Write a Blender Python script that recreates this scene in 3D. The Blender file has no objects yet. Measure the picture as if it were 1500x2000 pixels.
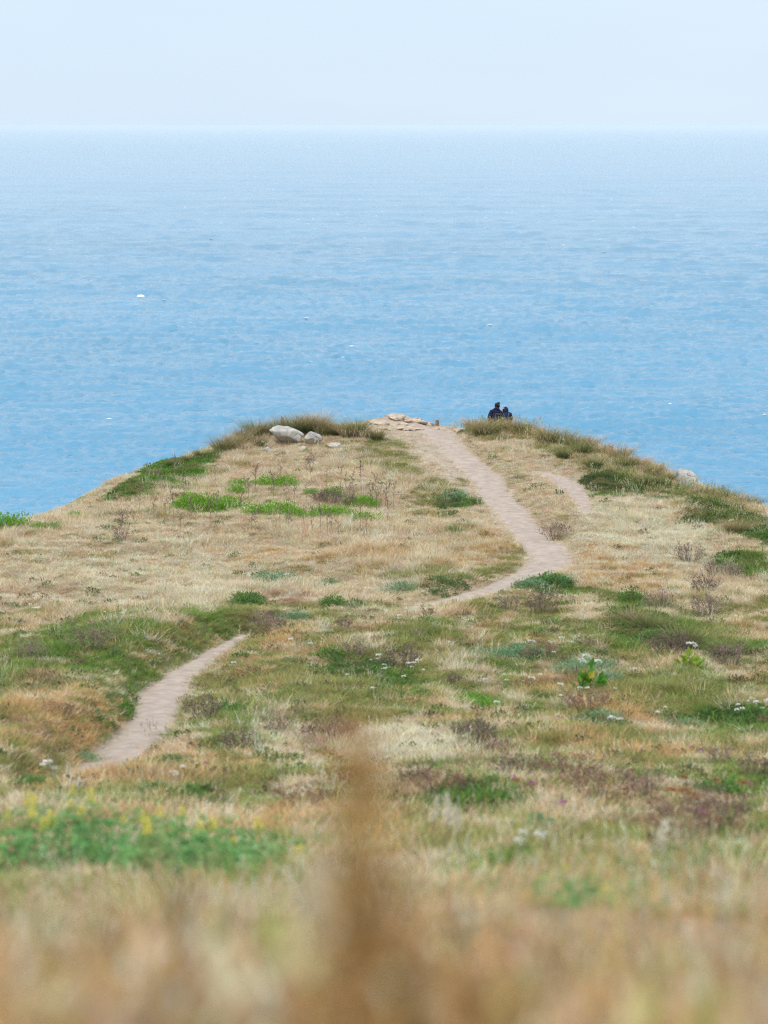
import bpy, bmesh, math, random
import numpy as np
from mathutils import Vector, Matrix, Euler

R = math.radians
SC = bpy.context.scene
COL = SC.collection

# ------------------------------------------------------------------ camera
CAM_Z = 46.0
FPX = 2000 * 85 / 36.0            # focal length in photo pixels (85 mm lens, 36 mm tall frame)
PITCH = math.atan(755 / FPX)
cam_d = bpy.data.cameras.new('camera')
cam = bpy.data.objects.new('camera', cam_d)
COL.objects.link(cam)
cam.location = (0, 0, CAM_Z)
cam.rotation_euler = (math.pi / 2 - PITCH, 0, 0)
cam_d.sensor_fit = 'VERTICAL'
cam_d.sensor_height = 36
cam_d.lens = 85
cam_d.clip_start = 0.1
cam_d.clip_end = 200000
cam_d.dof.use_dof = True
cam_d.dof.focus_distance = 105
cam_d.dof.aperture_fstop = 1.8
SC.camera = cam

# ------------------------------------------------------------------ sky, sun, exposure
SUN_EL, SUN_AZ = R(56), R(200)     # azimuth clockwise from +Y: behind the camera, to the left
world = bpy.data.worlds.new('World')
SC.world = world
world.use_nodes = True
wn, wl = world.node_tree.nodes, world.node_tree.links
wn.clear()
sky = wn.new('ShaderNodeTexSky')
sky.sky_type = 'NISHITA'
sky.sun_disc = False
sky.sun_elevation = SUN_EL
sky.sun_rotation = SUN_AZ
sky.altitude = 40
sky.dust_density = 2.0
tcw = wn.new('ShaderNodeTexCoord')
mpw = wn.new('ShaderNodeMapping')
mpw.inputs['Scale'].default_value = (2.2, 2.2, 11)
nzw = wn.new('ShaderNodeTexNoise')
nzw.inputs['Scale'].default_value = 1.3
nzw.inputs['Detail'].default_value = 5
nzw.inputs['Roughness'].default_value = .5
rpw = wn.new('ShaderNodeValToRGB')           # thin even overcast, a little thicker and thinner in places
rpw.color_ramp.elements[0].position = .3
rpw.color_ramp.elements[0].color = (6.75, 8.25, 9.9, 1)
rpw.color_ramp.elements[1].position = .75
rpw.color_ramp.elements[1].color = (7.55, 8.85, 10.1, 1)
mxw = wn.new('ShaderNodeMix')
mxw.data_type = 'RGBA'
mxw.inputs[0].default_value = .88
bgw = wn.new('ShaderNodeBackground')
bgw.inputs['Strength'].default_value = .1
outw = wn.new('ShaderNodeOutputWorld')
wl.new(tcw.outputs['Generated'], mpw.inputs['Vector'])
wl.new(mpw.outputs['Vector'], nzw.inputs['Vector'])
wl.new(nzw.outputs['Fac'], rpw.inputs['Fac'])
wl.new(sky.outputs['Color'], mxw.inputs[6])
wl.new(rpw.outputs['Color'], mxw.inputs[7])
wl.new(mxw.outputs[2], bgw.inputs['Color'])
wl.new(bgw.outputs['Background'], outw.inputs['Surface'])

sun_d = bpy.data.lights.new('sun', 'SUN')
sun_d.energy = 2.5
sun_d.angle = R(25)
sun_d.color = (1, .89, .77)
sun = bpy.data.objects.new('sun', sun_d)
COL.objects.link(sun)
sun.rotation_euler = (Vector((math.sin(SUN_AZ) * math.cos(SUN_EL), math.cos(SUN_AZ) * math.cos(SUN_EL), math.sin(SUN_EL)))
                      .to_track_quat('Z', 'Y').to_euler())
vs = SC.view_settings
vs.view_transform = 'Standard'
vs.look = 'None'
vs.exposure = 0.12
vs.gamma = 1
vs.use_curve_mapping = False
SC.cycles.max_bounces = 8
SC.cycles.diffuse_bounces = 3
SC.cycles.glossy_bounces = 2
SC.cycles.transmission_bounces = 3
SC.cycles.volume_bounces = 3
SC.cycles.transparent_max_bounces = 4
SC.cycles.use_denoising = True
SC.cycles.denoising_prefilter = 'NONE'
SC.cycles.filter_width = 1.15

# ------------------------------------------------------------------ helpers
rng = np.random.default_rng(7)
random.seed(7)
_T = np.random.default_rng(3).random((16, 256, 256))


def vnoise(x, y, seed=0):
    t = _T[seed % 16]
    x = np.asarray(x, float) + 1000.37
    y = np.asarray(y, float) + 1000.71
    i, j = np.floor(x).astype(int), np.floor(y).astype(int)
    u, v = x - i, y - j
    u, v = u * u * (3 - 2 * u), v * v * (3 - 2 * v)
    i0, i1, j0, j1 = i & 255, (i + 1) & 255, j & 255, (j + 1) & 255
    return (t[i0, j0] * (1 - u) + t[i1, j0] * u) * (1 - v) + (t[i0, j1] * (1 - u) + t[i1, j1] * u) * v


def fbm(x, y, seed=0, oct=4):
    s, a, n = 0, .5, 0
    for k in range(oct):
        s = s + a * vnoise(np.asarray(x) * 2 ** k, np.asarray(y) * 2 ** k, seed + k)
        n += a
        a *= .5
    return s / n


def sstep(a, b, x):
    t = np.clip((x - a) / (b - a), 0, 1)
    return t * t * (3 - 2 * t)


# ------------------------------------------------------------------ terrain
# depth of the ground below the camera along the middle of the headland
_rows = np.array([2000, 1900, 1800, 1750, 1700, 1650, 1600, 1500, 1400, 1335, 1250, 1170, 1100, 1000, 900, 815], float)
_dist = np.array([5.2, 8.0, 11.5, 14, 17.2, 21, 25.5, 34, 42, 47, 53, 60, 66, 75, 85, 95], float)
_dep = PITCH + np.arctan((_rows - 1000) / FPX)
_d = np.concatenate([[-60, -30, -10, 0, 2.5], _dist, [105, 400]])
_h = np.concatenate([[.2, .7, 1.25, 1.6, 1.72], _dist * np.tan(_dep), [11.3, 11.3]])
_fine = np.arange(-60, 400, .25)
_hf = np.interp(_fine, _d, _h)
_k = np.exp(-.5 * (np.arange(-16, 17) / 6.0) ** 2)
_hf = np.convolve(np.pad(_hf, 16, mode='edge'), _k / _k.sum(), 'valid')


def Hd(d):
    return np.interp(d, _fine, _hf)


_sl = np.arange(2, 110, .25)
_ratio = Hd(_sl) / _sl


def row_to_dist(py):
    t = np.tan(PITCH + np.arctan((np.asarray(py, float) - 1000) / FPX))
    return np.interp(-t, -_ratio, _sl)


def plan(px, py):
    """plan position on the smooth ground of what the photograph shows at (px, py)"""
    v = (1000 - np.asarray(py, float)) / FPX
    y = row_to_dist(py)
    return (np.asarray(px, float) - 750) / FPX * y / (math.cos(PITCH) + v * math.sin(PITCH)), y


# cliff edge of the promontory, in plan
_sky = [(0, 1026), (60, 1016), (180, 974), (260, 944), (320, 908), (380, 888), (430, 872), (490, 852), (550, 838), (620, 832), (700, 826),
        (760, 818), (850, 822), (900, 834), (960, 834), (1030, 838), (1100, 856), (1180, 884), (1250, 912), (1320, 934), (1400, 964),
        (1500, 996)]
_ex, _ey = plan([p[0] for p in _sky], [p[1] for p in _sky])
EDGE = np.array([(-70, -60), (-48, 0), (-32, 30), (-22, 50), (-15, 64)] + list(zip(_ex, _ey)) +
                [(15.5, 66), (22, 52), (32, 30), (48, 0), (70, -60)], float)


def seg_dist(x, y, P):
    """distance to polyline P, the parameter (index) of the nearest point and the side"""
    x, y = np.asarray(x, float), np.asarray(y, float)
    best = np.full(x.shape, 1e9)
    par = np.zeros(x.shape)
    side = np.zeros(x.shape)
    for k in range(len(P) - 1):
        ax, ay = P[k]
        bx, by = P[k + 1]
        dx, dy = bx - ax, by - ay
        L = dx * dx + dy * dy
        t = np.clip(((x - ax) * dx + (y - ay) * dy) / L, 0, 1)
        d = np.hypot(x - ax - t * dx, y - ay - t * dy)
        m = d < best
        best = np.where(m, d, best)
        par = np.where(m, k + t, par)
        side = np.where(m, np.sign((x - ax) * dy - (y - ay) * dx), side)
    return best, par, side


def path_pts(pts):
    x, y = plan([p[0] for p in pts], [p[1] for p in pts])
    w = np.array([p[2] for p in pts], float) * 1.3
    P = np.column_stack([x, y, w])
    # smooth and resample
    t = np.arange(len(P))
    tt = np.linspace(0, len(P) - 1, (len(P) - 1) * 8 + 1)
    Q = np.column_stack([np.interp(tt, t, P[:, k]) for k in range(3)])
    for _ in range(5):
        Q[1:-1] = (Q[:-2] + 2 * Q[1:-1] + Q[2:]) / 4
    return Q


# centre lines seen in the photograph (px, py, half width in metres)
PATH_A = path_pts([(40, 1532, .10), (120, 1512, .24), (190, 1488, .30), (240, 1458, .33), (283, 1420, .34), (302, 1385, .33), (312, 1350, .35), (338, 1318, .30),
                   (388, 1286, .22), (432, 1258, .19), (486, 1231, .14)])
PATH_B = path_pts([(775, 1186, .14), (860, 1170, .28), (950, 1150, .32), (1035, 1118, .42), (1082, 1090, .50), (1068, 1066, .50), (1040, 1042, .44),
                   (1005, 1005, .42), (975, 965, .44), (945, 925, .44), (905, 888, .46), (868, 858, .44), (850, 838, .5), (815, 826, .5)])
PATH_C = path_pts([(1060, 916, .2), (1092, 930, .36), (1118, 945, .38), (1135, 968, .24), (1146, 1000, .13)])
PATH_D = path_pts([(868, 850, .14), (882, 842, .22), (890, 834, .22)])
PATHS = [PATH_A, PATH_B, PATH_C, PATH_D]


def path_field(x, y):
    """signed distance outside the trodden strips (negative on them)"""
    best = np.full(np.shape(x), 1e9)
    for P in PATHS:
        d, t, s = seg_dist(x, y, P[:, :2])
        w = np.interp(t, np.arange(len(P)), P[:, 2])
        best = np.minimum(best, d - w)
    return best


SEAT_X, SEAT_Y, SEAT_Z = 4.70, 97.3, 34.07      # the ledge below the brow where two people sit
_tipx, _tipy = plan(780, 822)
_lumpx, _lumpy = plan(590, 845)


def smooth_z(x, y):
    x, y = np.asarray(x, float), np.asarray(y, float)
    z = CAM_Z - Hd(y)
    d, t, s = seg_dist(x, y, EDGE)
    # inside is to the right of the edge's direction of travel
    sd = np.where(s > 0, -d, d)
    q = np.maximum(sd + 1.5, 0)
    drop = np.where(q < 9, .062 * q * q, .062 * 81 + (q - 9) * 1.15)
    # gentle dome: the ground falls away a little towards both edges
    z = z - drop
    return z, sd


def Z(x, y):
    x, y = np.asarray(x, float), np.asarray(y, float)
    z, sd = smooth_z(x, y)
    pf = path_field(x, y)
    amp = sstep(1.5, 8, y) + .25
    rough = (fbm(x / 3.1, y / 3.1, 1, 3) - .5) * .34 + (fbm(x / .7, y / .7, 5, 3) - .5) * .17
    z = z + rough * amp * (0.2 + .8 * sstep(0, .9, pf))
    # worn hollow of the path and the bank on its left
    z = z - .13 * (1 - sstep(-.1, .55, pf))
    dA, tA, sA = seg_dist(x, y, PATH_A[:, :2])
    z = z + np.where(sA < 0, .42 * sstep(.35, 1.2, dA) * (1 - sstep(2.0, 5.5, dA)), 0) * (1 - sstep(52, 60, y)) * sstep(30, 36, y)
    # broken ledge of pale soil at the tip, and the hummock that carries the boulders
    z = z + .34 * np.exp(-((x - _tipx) / 1.0) ** 2 - ((y - _tipy - .3) / 1.6) ** 2) * (.6 + .8 * fbm(x / .35, y / .5, 9, 3))
    z = z + .22 * np.exp(-((x - _lumpx) / 2.0) ** 2 - ((y - _lumpy) / 2.2) ** 2)
    # ledge where the two people sit
    k = np.exp(-((x - SEAT_X) / .95) ** 4 - ((y - SEAT_Y - .25) / .85) ** 4)
    z = z * (1 - k) + SEAT_Z * k
    return np.maximum(z, -3)


def ground_hit(px, py):
    """where the sight line through photo pixel (px, py) meets the ground"""
    u = (px - 750) / FPX
    v = (1000 - py) / FPX
    dy = math.cos(PITCH) + v * math.sin(PITCH)
    dz = -math.sin(PITCH) + v * math.cos(PITCH)
    t = np.concatenate([np.arange(2, 20, .02), np.arange(20, 104, .05)])
    below = CAM_Z + dz * t < Z(u * t, dy * t)
    if below.any():
        k = int(np.argmax(below))
    else:                                         # just over the brow: take the nearest approach
        k = int(np.argmin(CAM_Z + dz * t - Z(u * t, dy * t) + np.where(t > 60, 0, 99)))
    x, y = u * t[k], dy * t[k]
    return float(x), float(y), float(Z(np.array([x]), np.array([y]))[0])


# ------------------------------------------------------------------ vegetation zones (ellipses on the ground)
def zone(px, py, rx, ry, kind, amt=1.0):
    x, y = plan(px, py)
    _, y1 = plan(px, py - ry)
    _, y0 = plan(px, py + ry)
    return float(x), float(y), rx / FPX * float(y), max(.15, float(y1 - y0) / 2), kind, amt


ZONES = [zone(*a) for a in [
    # green grass
    (120, 1300, 170, 90, 'green', .9), (280, 1290, 130, 60, 'green', .6), (230, 1400, 70, 90, 'green', .8), (420, 1225, 90, 30, 'green', .75),
    (520, 1200, 130, 24, 'olive', .8), (700, 1195, 120, 26, 'olive', .7), (330, 960, 90, 50, 'olive', .4),
    (345, 910, 70, 40, 'bright', .8), (280, 942, 60, 22, 'bright', .55), (230, 962, 40, 14, 'bright', .6),
    (770, 900, 70, 40, 'olive', .7), (860, 965, 80, 35, 'olive', .7), (900, 980, 40, 20, 'green', .7), (880, 1040, 50, 15, 'olive', .6),
    (1010, 1085, 40, 30, 'olive', .8), (930, 1120, 110, 20, 'olive', .6), (820, 1130, 80, 20, 'olive', .45),
    (1060, 1140, 70, 28, 'green', .8), (1000, 930, 30, 30, 'olive', .35), (1100, 880, 90, 30, 'olive', .55), (960, 850, 70, 14, 'olive', .5),
    (1230, 945, 110, 26, 'green', .85), (1180, 935, 60, 20, 'olive', .7), (1300, 960, 70, 20, 'green', .5), (1400, 1010, 100, 40, 'olive', .75),
    (1470, 1030, 50, 50, 'green', .7), (1440, 1100, 60, 24, 'green', .85), (1490, 1120, 40, 26, 'green', .7), (1380, 990, 60, 20, 'green', .5),
    (1260, 1225, 110, 55, 'green', .85), (1340, 1250, 60, 30, 'green', .9), (1200, 1165, 50, 20, 'green', .6), (1440, 1275, 80, 28, 'green', .75),
    (1000, 1190, 140, 30, 'olive', .7), (830, 1260, 100, 40, 'olive', .5), (650, 1340, 150, 50, 'olive', .75), (820, 1340, 90, 30, 'green', .6),
    (930, 1360, 50, 18, 'bright', .6), (700, 1400, 110, 30, 'olive', .7), (1130, 1370, 120, 40, 'olive', .6), (1300, 1350, 150, 50, 'olive', .75),
    (1420, 1400, 100, 30, 'green', .8), (1200, 1430, 120, 30, 'olive', .6), (1050, 1430, 80, 26, 'olive', .6), (1450, 1530, 80, 34, 'green', .8),
    (930, 1580, 130, 40, 'green', .75), (1050, 1640, 120, 50, 'olive', .7), (1200, 1650, 200, 50, 'olive', .6), (1420, 1700, 120, 40, 'green', .6),
    (330, 1550, 70, 24, 'green', .55), (60, 1545, 90, 26, 'olive', .6), (120, 1410, 60, 20, 'green', .45), (480, 1300, 100, 40, 'olive', .55),
    (250, 1740, 400, 50, 'olive', .3), (700, 1560, 90, 50, 'olive', .5), (750, 1790, 300, 40, 'orange', .4),
    # dry and reddish
    (330, 1130, 330, 80, 'pale', .7), (600, 1060, 200, 60, 'tan', .5), (560, 970, 260, 60, 'tan', .5), (1250, 1020, 130, 50, 'pale', .9),
    (1330, 1060, 90, 40, 'pale', .8), (1220, 1110, 120, 50, 'orange', .5), (1250, 1060, 120, 40, 'pale', .6), (1170, 1010, 50, 30, 'pale', .8),
    (560, 1170, 80, 24, 'red', .55), (650, 1090, 300, 20, 'orange', .35), (1060, 1030, 30, 14, 'red', .4), (960, 1060, 50, 40, 'orange', .5),
    (550, 1250, 80, 30, 'orange', .7), (500, 1340, 60, 40, 'orange', .5), (120, 1440, 140, 50, 'orange', .8), (60, 1390, 70, 30, 'red', .6),
    (200, 1520, 160, 30, 'orange', .7), (420, 1500, 110, 40, 'orange', .6), (400, 1440, 60, 30, 'pale', .45), (780, 1445, 120, 34, 'pale', 1.0),
    (840, 1480, 110, 30, 'pale', .9), (560, 1440, 90, 40, 'pale', .55), (900, 1410, 70, 24, 'orange', .6), (960, 1240, 60, 20, 'orange', .4),
    (900, 1290, 60, 24, 'pale', .5), (1200, 1390, 70, 22, 'orange', .7), (1080, 1330, 60, 24, 'orange', .6), (1070, 1310, 60, 30, 'red', .4),
    (640, 1440, 80, 30, 'red', .5), (1000, 1500, 120, 30, 'red', .3), (1170, 1560, 160, 50, 'red', .4), (1330, 1620, 120, 50, 'red', .3),
    (1180, 1480, 160, 30, 'orange', .55), (820, 1560, 80, 30, 'red', .5), (560, 1600, 120, 60, 'orange', .7), (1330, 1490, 120, 26, 'orange', .4),
    (700, 1650, 110, 70, 'orange', .6),
    # near, blurred
    (120, 1870, 200, 60, 'pale', .8), (430, 1830, 200, 50, 'pale', .6), (330, 1960, 90, 60, 'red', .9), (80, 1960, 100, 40, 'orange', .5),
    (800, 1900, 140, 80, 'red', .45), (780, 1960, 200, 60, 'orange', .9), (1000, 1830, 140, 40, 'pale', .6), (1060, 1960, 150, 60, 'olive', .7),
    (650, 1950, 90, 60, 'olive', .3), (1350, 1850, 200, 50, 'pale', .6), (1350, 1960, 200, 60, 'tan', .7), (1250, 1800, 130, 30, 'orange', .5),
]]
# tall grass right in front of the camera (plan positions in metres)
ZONES += [(-.40, 3, .14, 1.2, 'tan', .9), (-.27, 2.4, .05, .35, 'red', .9), (-.20, 3.2, .10, .8, 'tan', .8), (-.07, 2.6, .07, .5, 'olive', .4),
          (.02, 3.0, .09, 1.0, 'orange', .8), (.03, 2.3, .06, .3, 'red', .6), (.20, 2.7, .09, .6, 'olive', .45), (.17, 3.5, .12, .4, 'tan', .8),
          (.36, 3, .11, 1.0, 'tan', .8), (.30, 2.3, .08, .3, 'orange', .6)]
BARE = [zone(*a) for a in [
    (850, 880, 62, 28, 'bare', .85), (900, 915, 58, 30, 'bare', .92), (940, 960, 46, 34, 'bare', .85), (980, 1010, 36, 30, 'bare', .75), (830, 862, 60, 20, 'bare', .8),
    (790, 832, 95, 22, 'bare', 1.0), (845, 846, 70, 18, 'bare', .95), (735, 832, 50, 18, 'bare', 1.0), (770, 850, 50, 12, 'bare', .7), (1090, 928, 60, 16, 'bare', .6), (1020, 905, 70, 12, 'bare', .35), (900, 845, 26, 12, 'bare', .6),
    (740, 820, 40, 12, 'bare', .7), (1195, 905, 30, 10, 'bare', .3), (1290, 950, 24, 8, 'bare', .5),
]]
PAL = {'tan': (.82, .62, .425), 'pale': (.86, .72, .50), 'orange': (.64, .42, .20), 'red': (.46, .29, .185), 'green': (.175, .28, .055),
       'olive': (.335, .335, .115), 'bright': (.13, .34, .03)}
KINDS = list(PAL)
PALA = np.array([PAL[k] for k in KINDS])


def zone_weights(x, y):
    """share of each grass kind at plan positions; columns follow KINDS"""
    n = len(x)
    W = np.zeros((n, len(KINDS)))
    wob = fbm(x / 1.3, y / 1.6, 2, 4) - .5
    far = sstep(54, 60, y + 3 * (fbm(x / 4, y / 4, 6, 2) - .5) - .2 * np.maximum(0, x))    # beyond the fold: dry dome
    n1 = fbm(x / 1.5, y / 2.0, 3, 4)
    n2 = fbm(x / 1.0, y / 1.5, 8, 4)
    W[:, 0] = far * .75 + (1 - far) * .34
    W[:, 1] = far * .35 + (1 - far) * .16
    W[:, 2] = far * .13 + (1 - far) * (.1 + .45 * sstep(.5, .68, n2))
    W[:, 3] = far * .03 + (1 - far) * (.03 + .16 * sstep(.56, .72, n1))
    W[:, 5] = far * .10 + (1 - far) * (.30 + .9 * sstep(.42, .62, 1 - n1))
    W[:, 4] = far * .02 + (1 - far) * (.10 + 1.0 * sstep(.50, .66, 1 - n2))
    W[:, 6] = 0
    for zx, zy, rx, ry, kind, amt in ZONES:
        q = np.hypot((x - zx) / rx, (y - zy) / ry) + wob * 1.3
        f = amt * (1 - sstep(.55, 1.15, q))
        W *= (1 - f)[:, None]
        W[:, KINDS.index(kind)] += f
    return W / W.sum(1, keepdims=True)


def bareness(x, y):
    b = np.zeros(len(x))
    wob = fbm(x / .6, y / .9, 4, 4) - .5
    for zx, zy, rx, ry, kind, amt in BARE:
        q = np.hypot((x - zx) / rx, (y - zy) / ry) + wob * 1.4
        b = np.maximum(b, amt * (1 - sstep(.6, 1.1, q)))
    pf = path_field(x, y) + wob * .35
    return np.maximum(b, 1 - sstep(-.06, .16, pf))


# ------------------------------------------------------------------ materials
def new_mat(name):
    m = bpy.data.materials.new(name)
    m.use_nodes = True
    n, l = m.node_tree.nodes, m.node_tree.links
    return m, n, l, n['Principled BSDF'], n['Material Output']


def leaf_mat(name, color=None, attr=None, inst=False, trans=.3, rough=.65, tip=None, vary=.25, nscale=9):
    """matt plant tissue that lets some light through"""
    m, n, l, p, out = new_mat(name)
    if attr:
        a = n.new('ShaderNodeAttribute')
        a.attribute_name = attr
        a.attribute_type = 'INSTANCER' if inst else 'GEOMETRY'
        c = a.outputs['Color']
    else:
        rgb = n.new('ShaderNodeRGB')
        rgb.outputs[0].default_value = (*color, 1)
        c = rgb.outputs[0]
    if tip:                                            # blades dry out towards their tips
        t = n.new('ShaderNodeAttribute')
        t.attribute_name = 't'
        rp = n.new('ShaderNodeMapRange')
        rp.inputs['From Min'].default_value = .25
        rp.inputs['From Max'].default_value = .85
        l.new(t.outputs['Fac'], rp.inputs['Value'])
        mx = n.new('ShaderNodeMix')
        mx.data_type = 'RGBA'
        l.new(rp.outputs[0], mx.inputs[0])
        l.new(c, mx.inputs[6])
        mx.inputs[7].default_value = (*tip, 1)
        c = mx.outputs[2]
    geo = n.new('ShaderNodeNewGeometry')
    rpi = n.new('ShaderNodeMapRange')
    rpi.inputs['To Min'].default_value = 1 - vary
    rpi.inputs['To Max'].default_value = 1 + vary
    l.new(geo.outputs['Random Per Island'], rpi.inputs['Value'])
    hs = n.new('ShaderNodeHueSaturation')
    l.new(rpi.outputs[0], hs.inputs['Value'])
    l.new(c, hs.inputs['Color'])
    c = hs.outputs['Color']
    l.new(c, p.inputs['Base Color'])
    p.inputs['Roughness'].default_value = rough
    p.inputs['Specular IOR Level'].default_value = .2
    tr = n.new('ShaderNodeBsdfTranslucent')
    l.new(c, tr.inputs['Color'])
    ms = n.new('ShaderNodeMixShader')
    ms.inputs[0].default_value = trans
    l.new(p.outputs[0], ms.inputs[1])
    l.new(tr.outputs[0], ms.inputs[2])
    l.new(ms.outputs[0], out.inputs['Surface'])
    return m


def plain_mat(name, color, rough=.8, vary=.2, scale=8, bump=0, spec=.3):
    m, n, l, p, out = new_mat(name)
    tc = n.new('ShaderNodeTexCoord')
    nz = n.new('ShaderNodeTexNoise')
    nz.inputs['Scale'].default_value = scale
    nz.inputs['Detail'].default_value = 6
    l.new(tc.outputs['Object'], nz.inputs['Vector'])
    mr = n.new('ShaderNodeMapRange')
    mr.inputs['From Min'].default_value = .3
    mr.inputs['From Max'].default_value = .7
    mr.inputs['To Min'].default_value = 1 - vary
    mr.inputs['To Max'].default_value = 1 + vary
    l.new(nz.outputs['Fac'], mr.inputs['Value'])
    hs = n.new('ShaderNodeHueSaturation')
    hs.inputs['Color'].default_value = (*color, 1)
    l.new(mr.outputs[0], hs.inputs['Value'])
    l.new(hs.outputs['Color'], p.inputs['Base Color'])
    p.inputs['Roughness'].default_value = rough
    p.inputs['Specular IOR Level'].default_value = spec
    if bump:
        b = n.new('ShaderNodeBump')
        b.inputs['Strength'].default_value = bump
        b.inputs['Distance'].default_value = .02
        l.new(nz.outputs['Fac'], b.inputs['Height'])
        l.new(b.outputs[0], p.inputs['Normal'])
    return m


def ground_mat(name):
    m, n, l, p, out = new_mat(name)
    a = n.new('ShaderNodeAttribute')
    a.attribute_name = 'col'
    tc = n.new('ShaderNodeTexCoord')
    nz = n.new('ShaderNodeTexNoise')
    nz.inputs['Scale'].default_value = 5
    nz.inputs['Detail'].default_value = 9
    nz.inputs['Roughness'].default_value = .65
    l.new(tc.outputs['Object'], nz.inputs['Vector'])
    mr = n.new('ShaderNodeMapRange')
    mr.inputs['From Min'].default_value = .3
    mr.inputs['From Max'].default_value = .7
    mr.inputs['To Min'].default_value = .72
    mr.inputs['To Max'].default_value = 1.22
    l.new(nz.outputs['Fac'], mr.inputs['Value'])
    hs = n.new('ShaderNodeHueSaturation')
    l.new(a.outputs['Color'], hs.inputs['Color'])
    l.new(mr.outputs[0], hs.inputs['Value'])
    l.new(hs.outputs['Color'], p.inputs['Base Color'])
    p.inputs['Roughness'].default_value = .95
    p.inputs['Specular IOR Level'].default_value = .1
    b = n.new('ShaderNodeBump')
    b.inputs['Strength'].default_value = .7
    b.inputs['Distance'].default_value = .05
    l.new(nz.outputs['Fac'], b.inputs['Height'])
    l.new(b.outputs[0], p.inputs['Normal'])
    return m


# ------------------------------------------------------------------ mesh helpers
def mesh_from(name, V, F, mats=(), t=None, smooth=False, midx=None):
    me = bpy.data.meshes.new(name)
    me.from_pydata([tuple(map(float, v)) for v in V], [], [tuple(map(int, f)) for f in F])
    for m in mats:
        me.materials.append(m)
    if t is not None:
        at = me.attributes.new('t', 'FLOAT', 'POINT')
        at.data.foreach_set('value', np.asarray(t, np.float32))
    if midx is not None:
        me.polygons.foreach_set('material_index', np.asarray(midx, np.int32))
    if smooth:
        me.polygons.foreach_set('use_smooth', [True] * len(me.polygons))
    me.update()
    return me


def link(name, data, parent=None, loc=(0, 0, 0), rz=0, scale=1, **props):
    o = bpy.data.objects.new(name, data)
    COL.objects.link(o)
    o.location = loc
    o.rotation_euler = (0, 0, rz)
    o.scale = (scale,) * 3 if not hasattr(scale, '__len__') else scale
    if parent:
        o.parent = parent
    for k, v in props.items():
        if v is not None:
            o[k] = v
    return o


def grid_mesh(name, X, Y, Zv, mat, col=None):
    ny, nx = X.shape
    me = bpy.data.meshes.new(name)
    V = np.column_stack([X.ravel(), Y.ravel(), Zv.ravel()]).astype(np.float32)
    i = np.arange(nx * ny).reshape(ny, nx)
    F = np.stack([i[:-1, :-1], i[:-1, 1:], i[1:, 1:], i[1:, :-1]], -1).reshape(-1, 4)
    me.vertices.add(len(V))
    me.vertices.foreach_set('co', V.ravel())
    me.loops.add(F.size)
    me.loops.foreach_set('vertex_index', F.ravel().astype(np.int32))
    me.polygons.add(len(F))
    me.polygons.foreach_set('loop_start', np.arange(0, F.size, 4, dtype=np.int32))
    me.polygons.foreach_set('use_smooth', [True] * len(F))
    me.update(calc_edges=True)
    me.materials.append(mat)
    if col is not None:
        at = me.attributes.new('col', 'FLOAT_COLOR', 'POINT')
        at.data.foreach_set('color', np.column_stack([col, np.ones(len(col))]).astype(np.float32).ravel())
    return me


# ------------------------------------------------------------------ the ground
def lines(a, b, step, far, n):
    core = np.arange(a, b + 1e-6, step)
    g = np.geomspace(step, far, n)
    out = np.cumsum(g)
    return np.concatenate([(a - out)[::-1], core, b + out])


gx = lines(-17, 17, .16, 6, 34)
gy = np.concatenate([np.linspace(-45, 1, 40), np.arange(1.2, 101, .18), 101 + np.cumsum(np.geomspace(.2, 5, 40))])
GX, GY = np.meshgrid(gx, gy)
GZ = Z(GX.ravel(), GY.ravel()).reshape(GX.shape)
fx, fy = GX.ravel(), GY.ravel()
soil = np.array((.47, .385, .30))
Wg = zone_weights(fx, fy)
gcol = (Wg @ PALA) * .42  # turf colour darkened to paint contact shade into gaps between clumps
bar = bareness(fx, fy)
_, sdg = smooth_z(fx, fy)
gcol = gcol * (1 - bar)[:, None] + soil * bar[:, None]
cliff = sstep(6, 12, sdg)
gcol = gcol * (1 - cliff)[:, None] + np.array((.3, .26, .21)) * cliff[:, None]
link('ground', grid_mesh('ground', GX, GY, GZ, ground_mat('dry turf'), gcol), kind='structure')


def path_mat():
    m, n, l, p, out = new_mat('trodden soil')
    tc = n.new('ShaderNodeTexCoord')
    nz = n.new('ShaderNodeTexNoise')
    nz.inputs['Scale'].default_value = 3.5
    nz.inputs['Detail'].default_value = 8
    nz.inputs['Roughness'].default_value = .62
    n2 = n.new('ShaderNodeTexNoise')
    n2.inputs['Scale'].default_value = 22
    n2.inputs['Detail'].default_value = 4
    for q in (nz, n2):
        l.new(tc.outputs['Object'], q.inputs['Vector'])
    rp = n.new('ShaderNodeValToRGB')
    rp.color_ramp.elements[0].position = .32
    rp.color_ramp.elements[0].color = (.36, .295, .25, 1)
    rp.color_ramp.elements[1].position = .68
    rp.color_ramp.elements[1].color = (.54, .445, .375, 1)
    l.new(nz.outputs['Fac'], rp.inputs['Fac'])
    l.new(rp.outputs['Color'], p.inputs['Base Color'])
    p.inputs['Roughness'].default_value = .95
    p.inputs['Specular IOR Level'].default_value = .1
    b = n.new('ShaderNodeBump')
    b.inputs['Strength'].default_value = .8
    b.inputs['Distance'].default_value = .02
    l.new(n2.outputs['Fac'], b.inputs['Height'])
    l.new(b.outputs[0], p.inputs['Normal'])
    return m


PM = path_mat()


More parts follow.
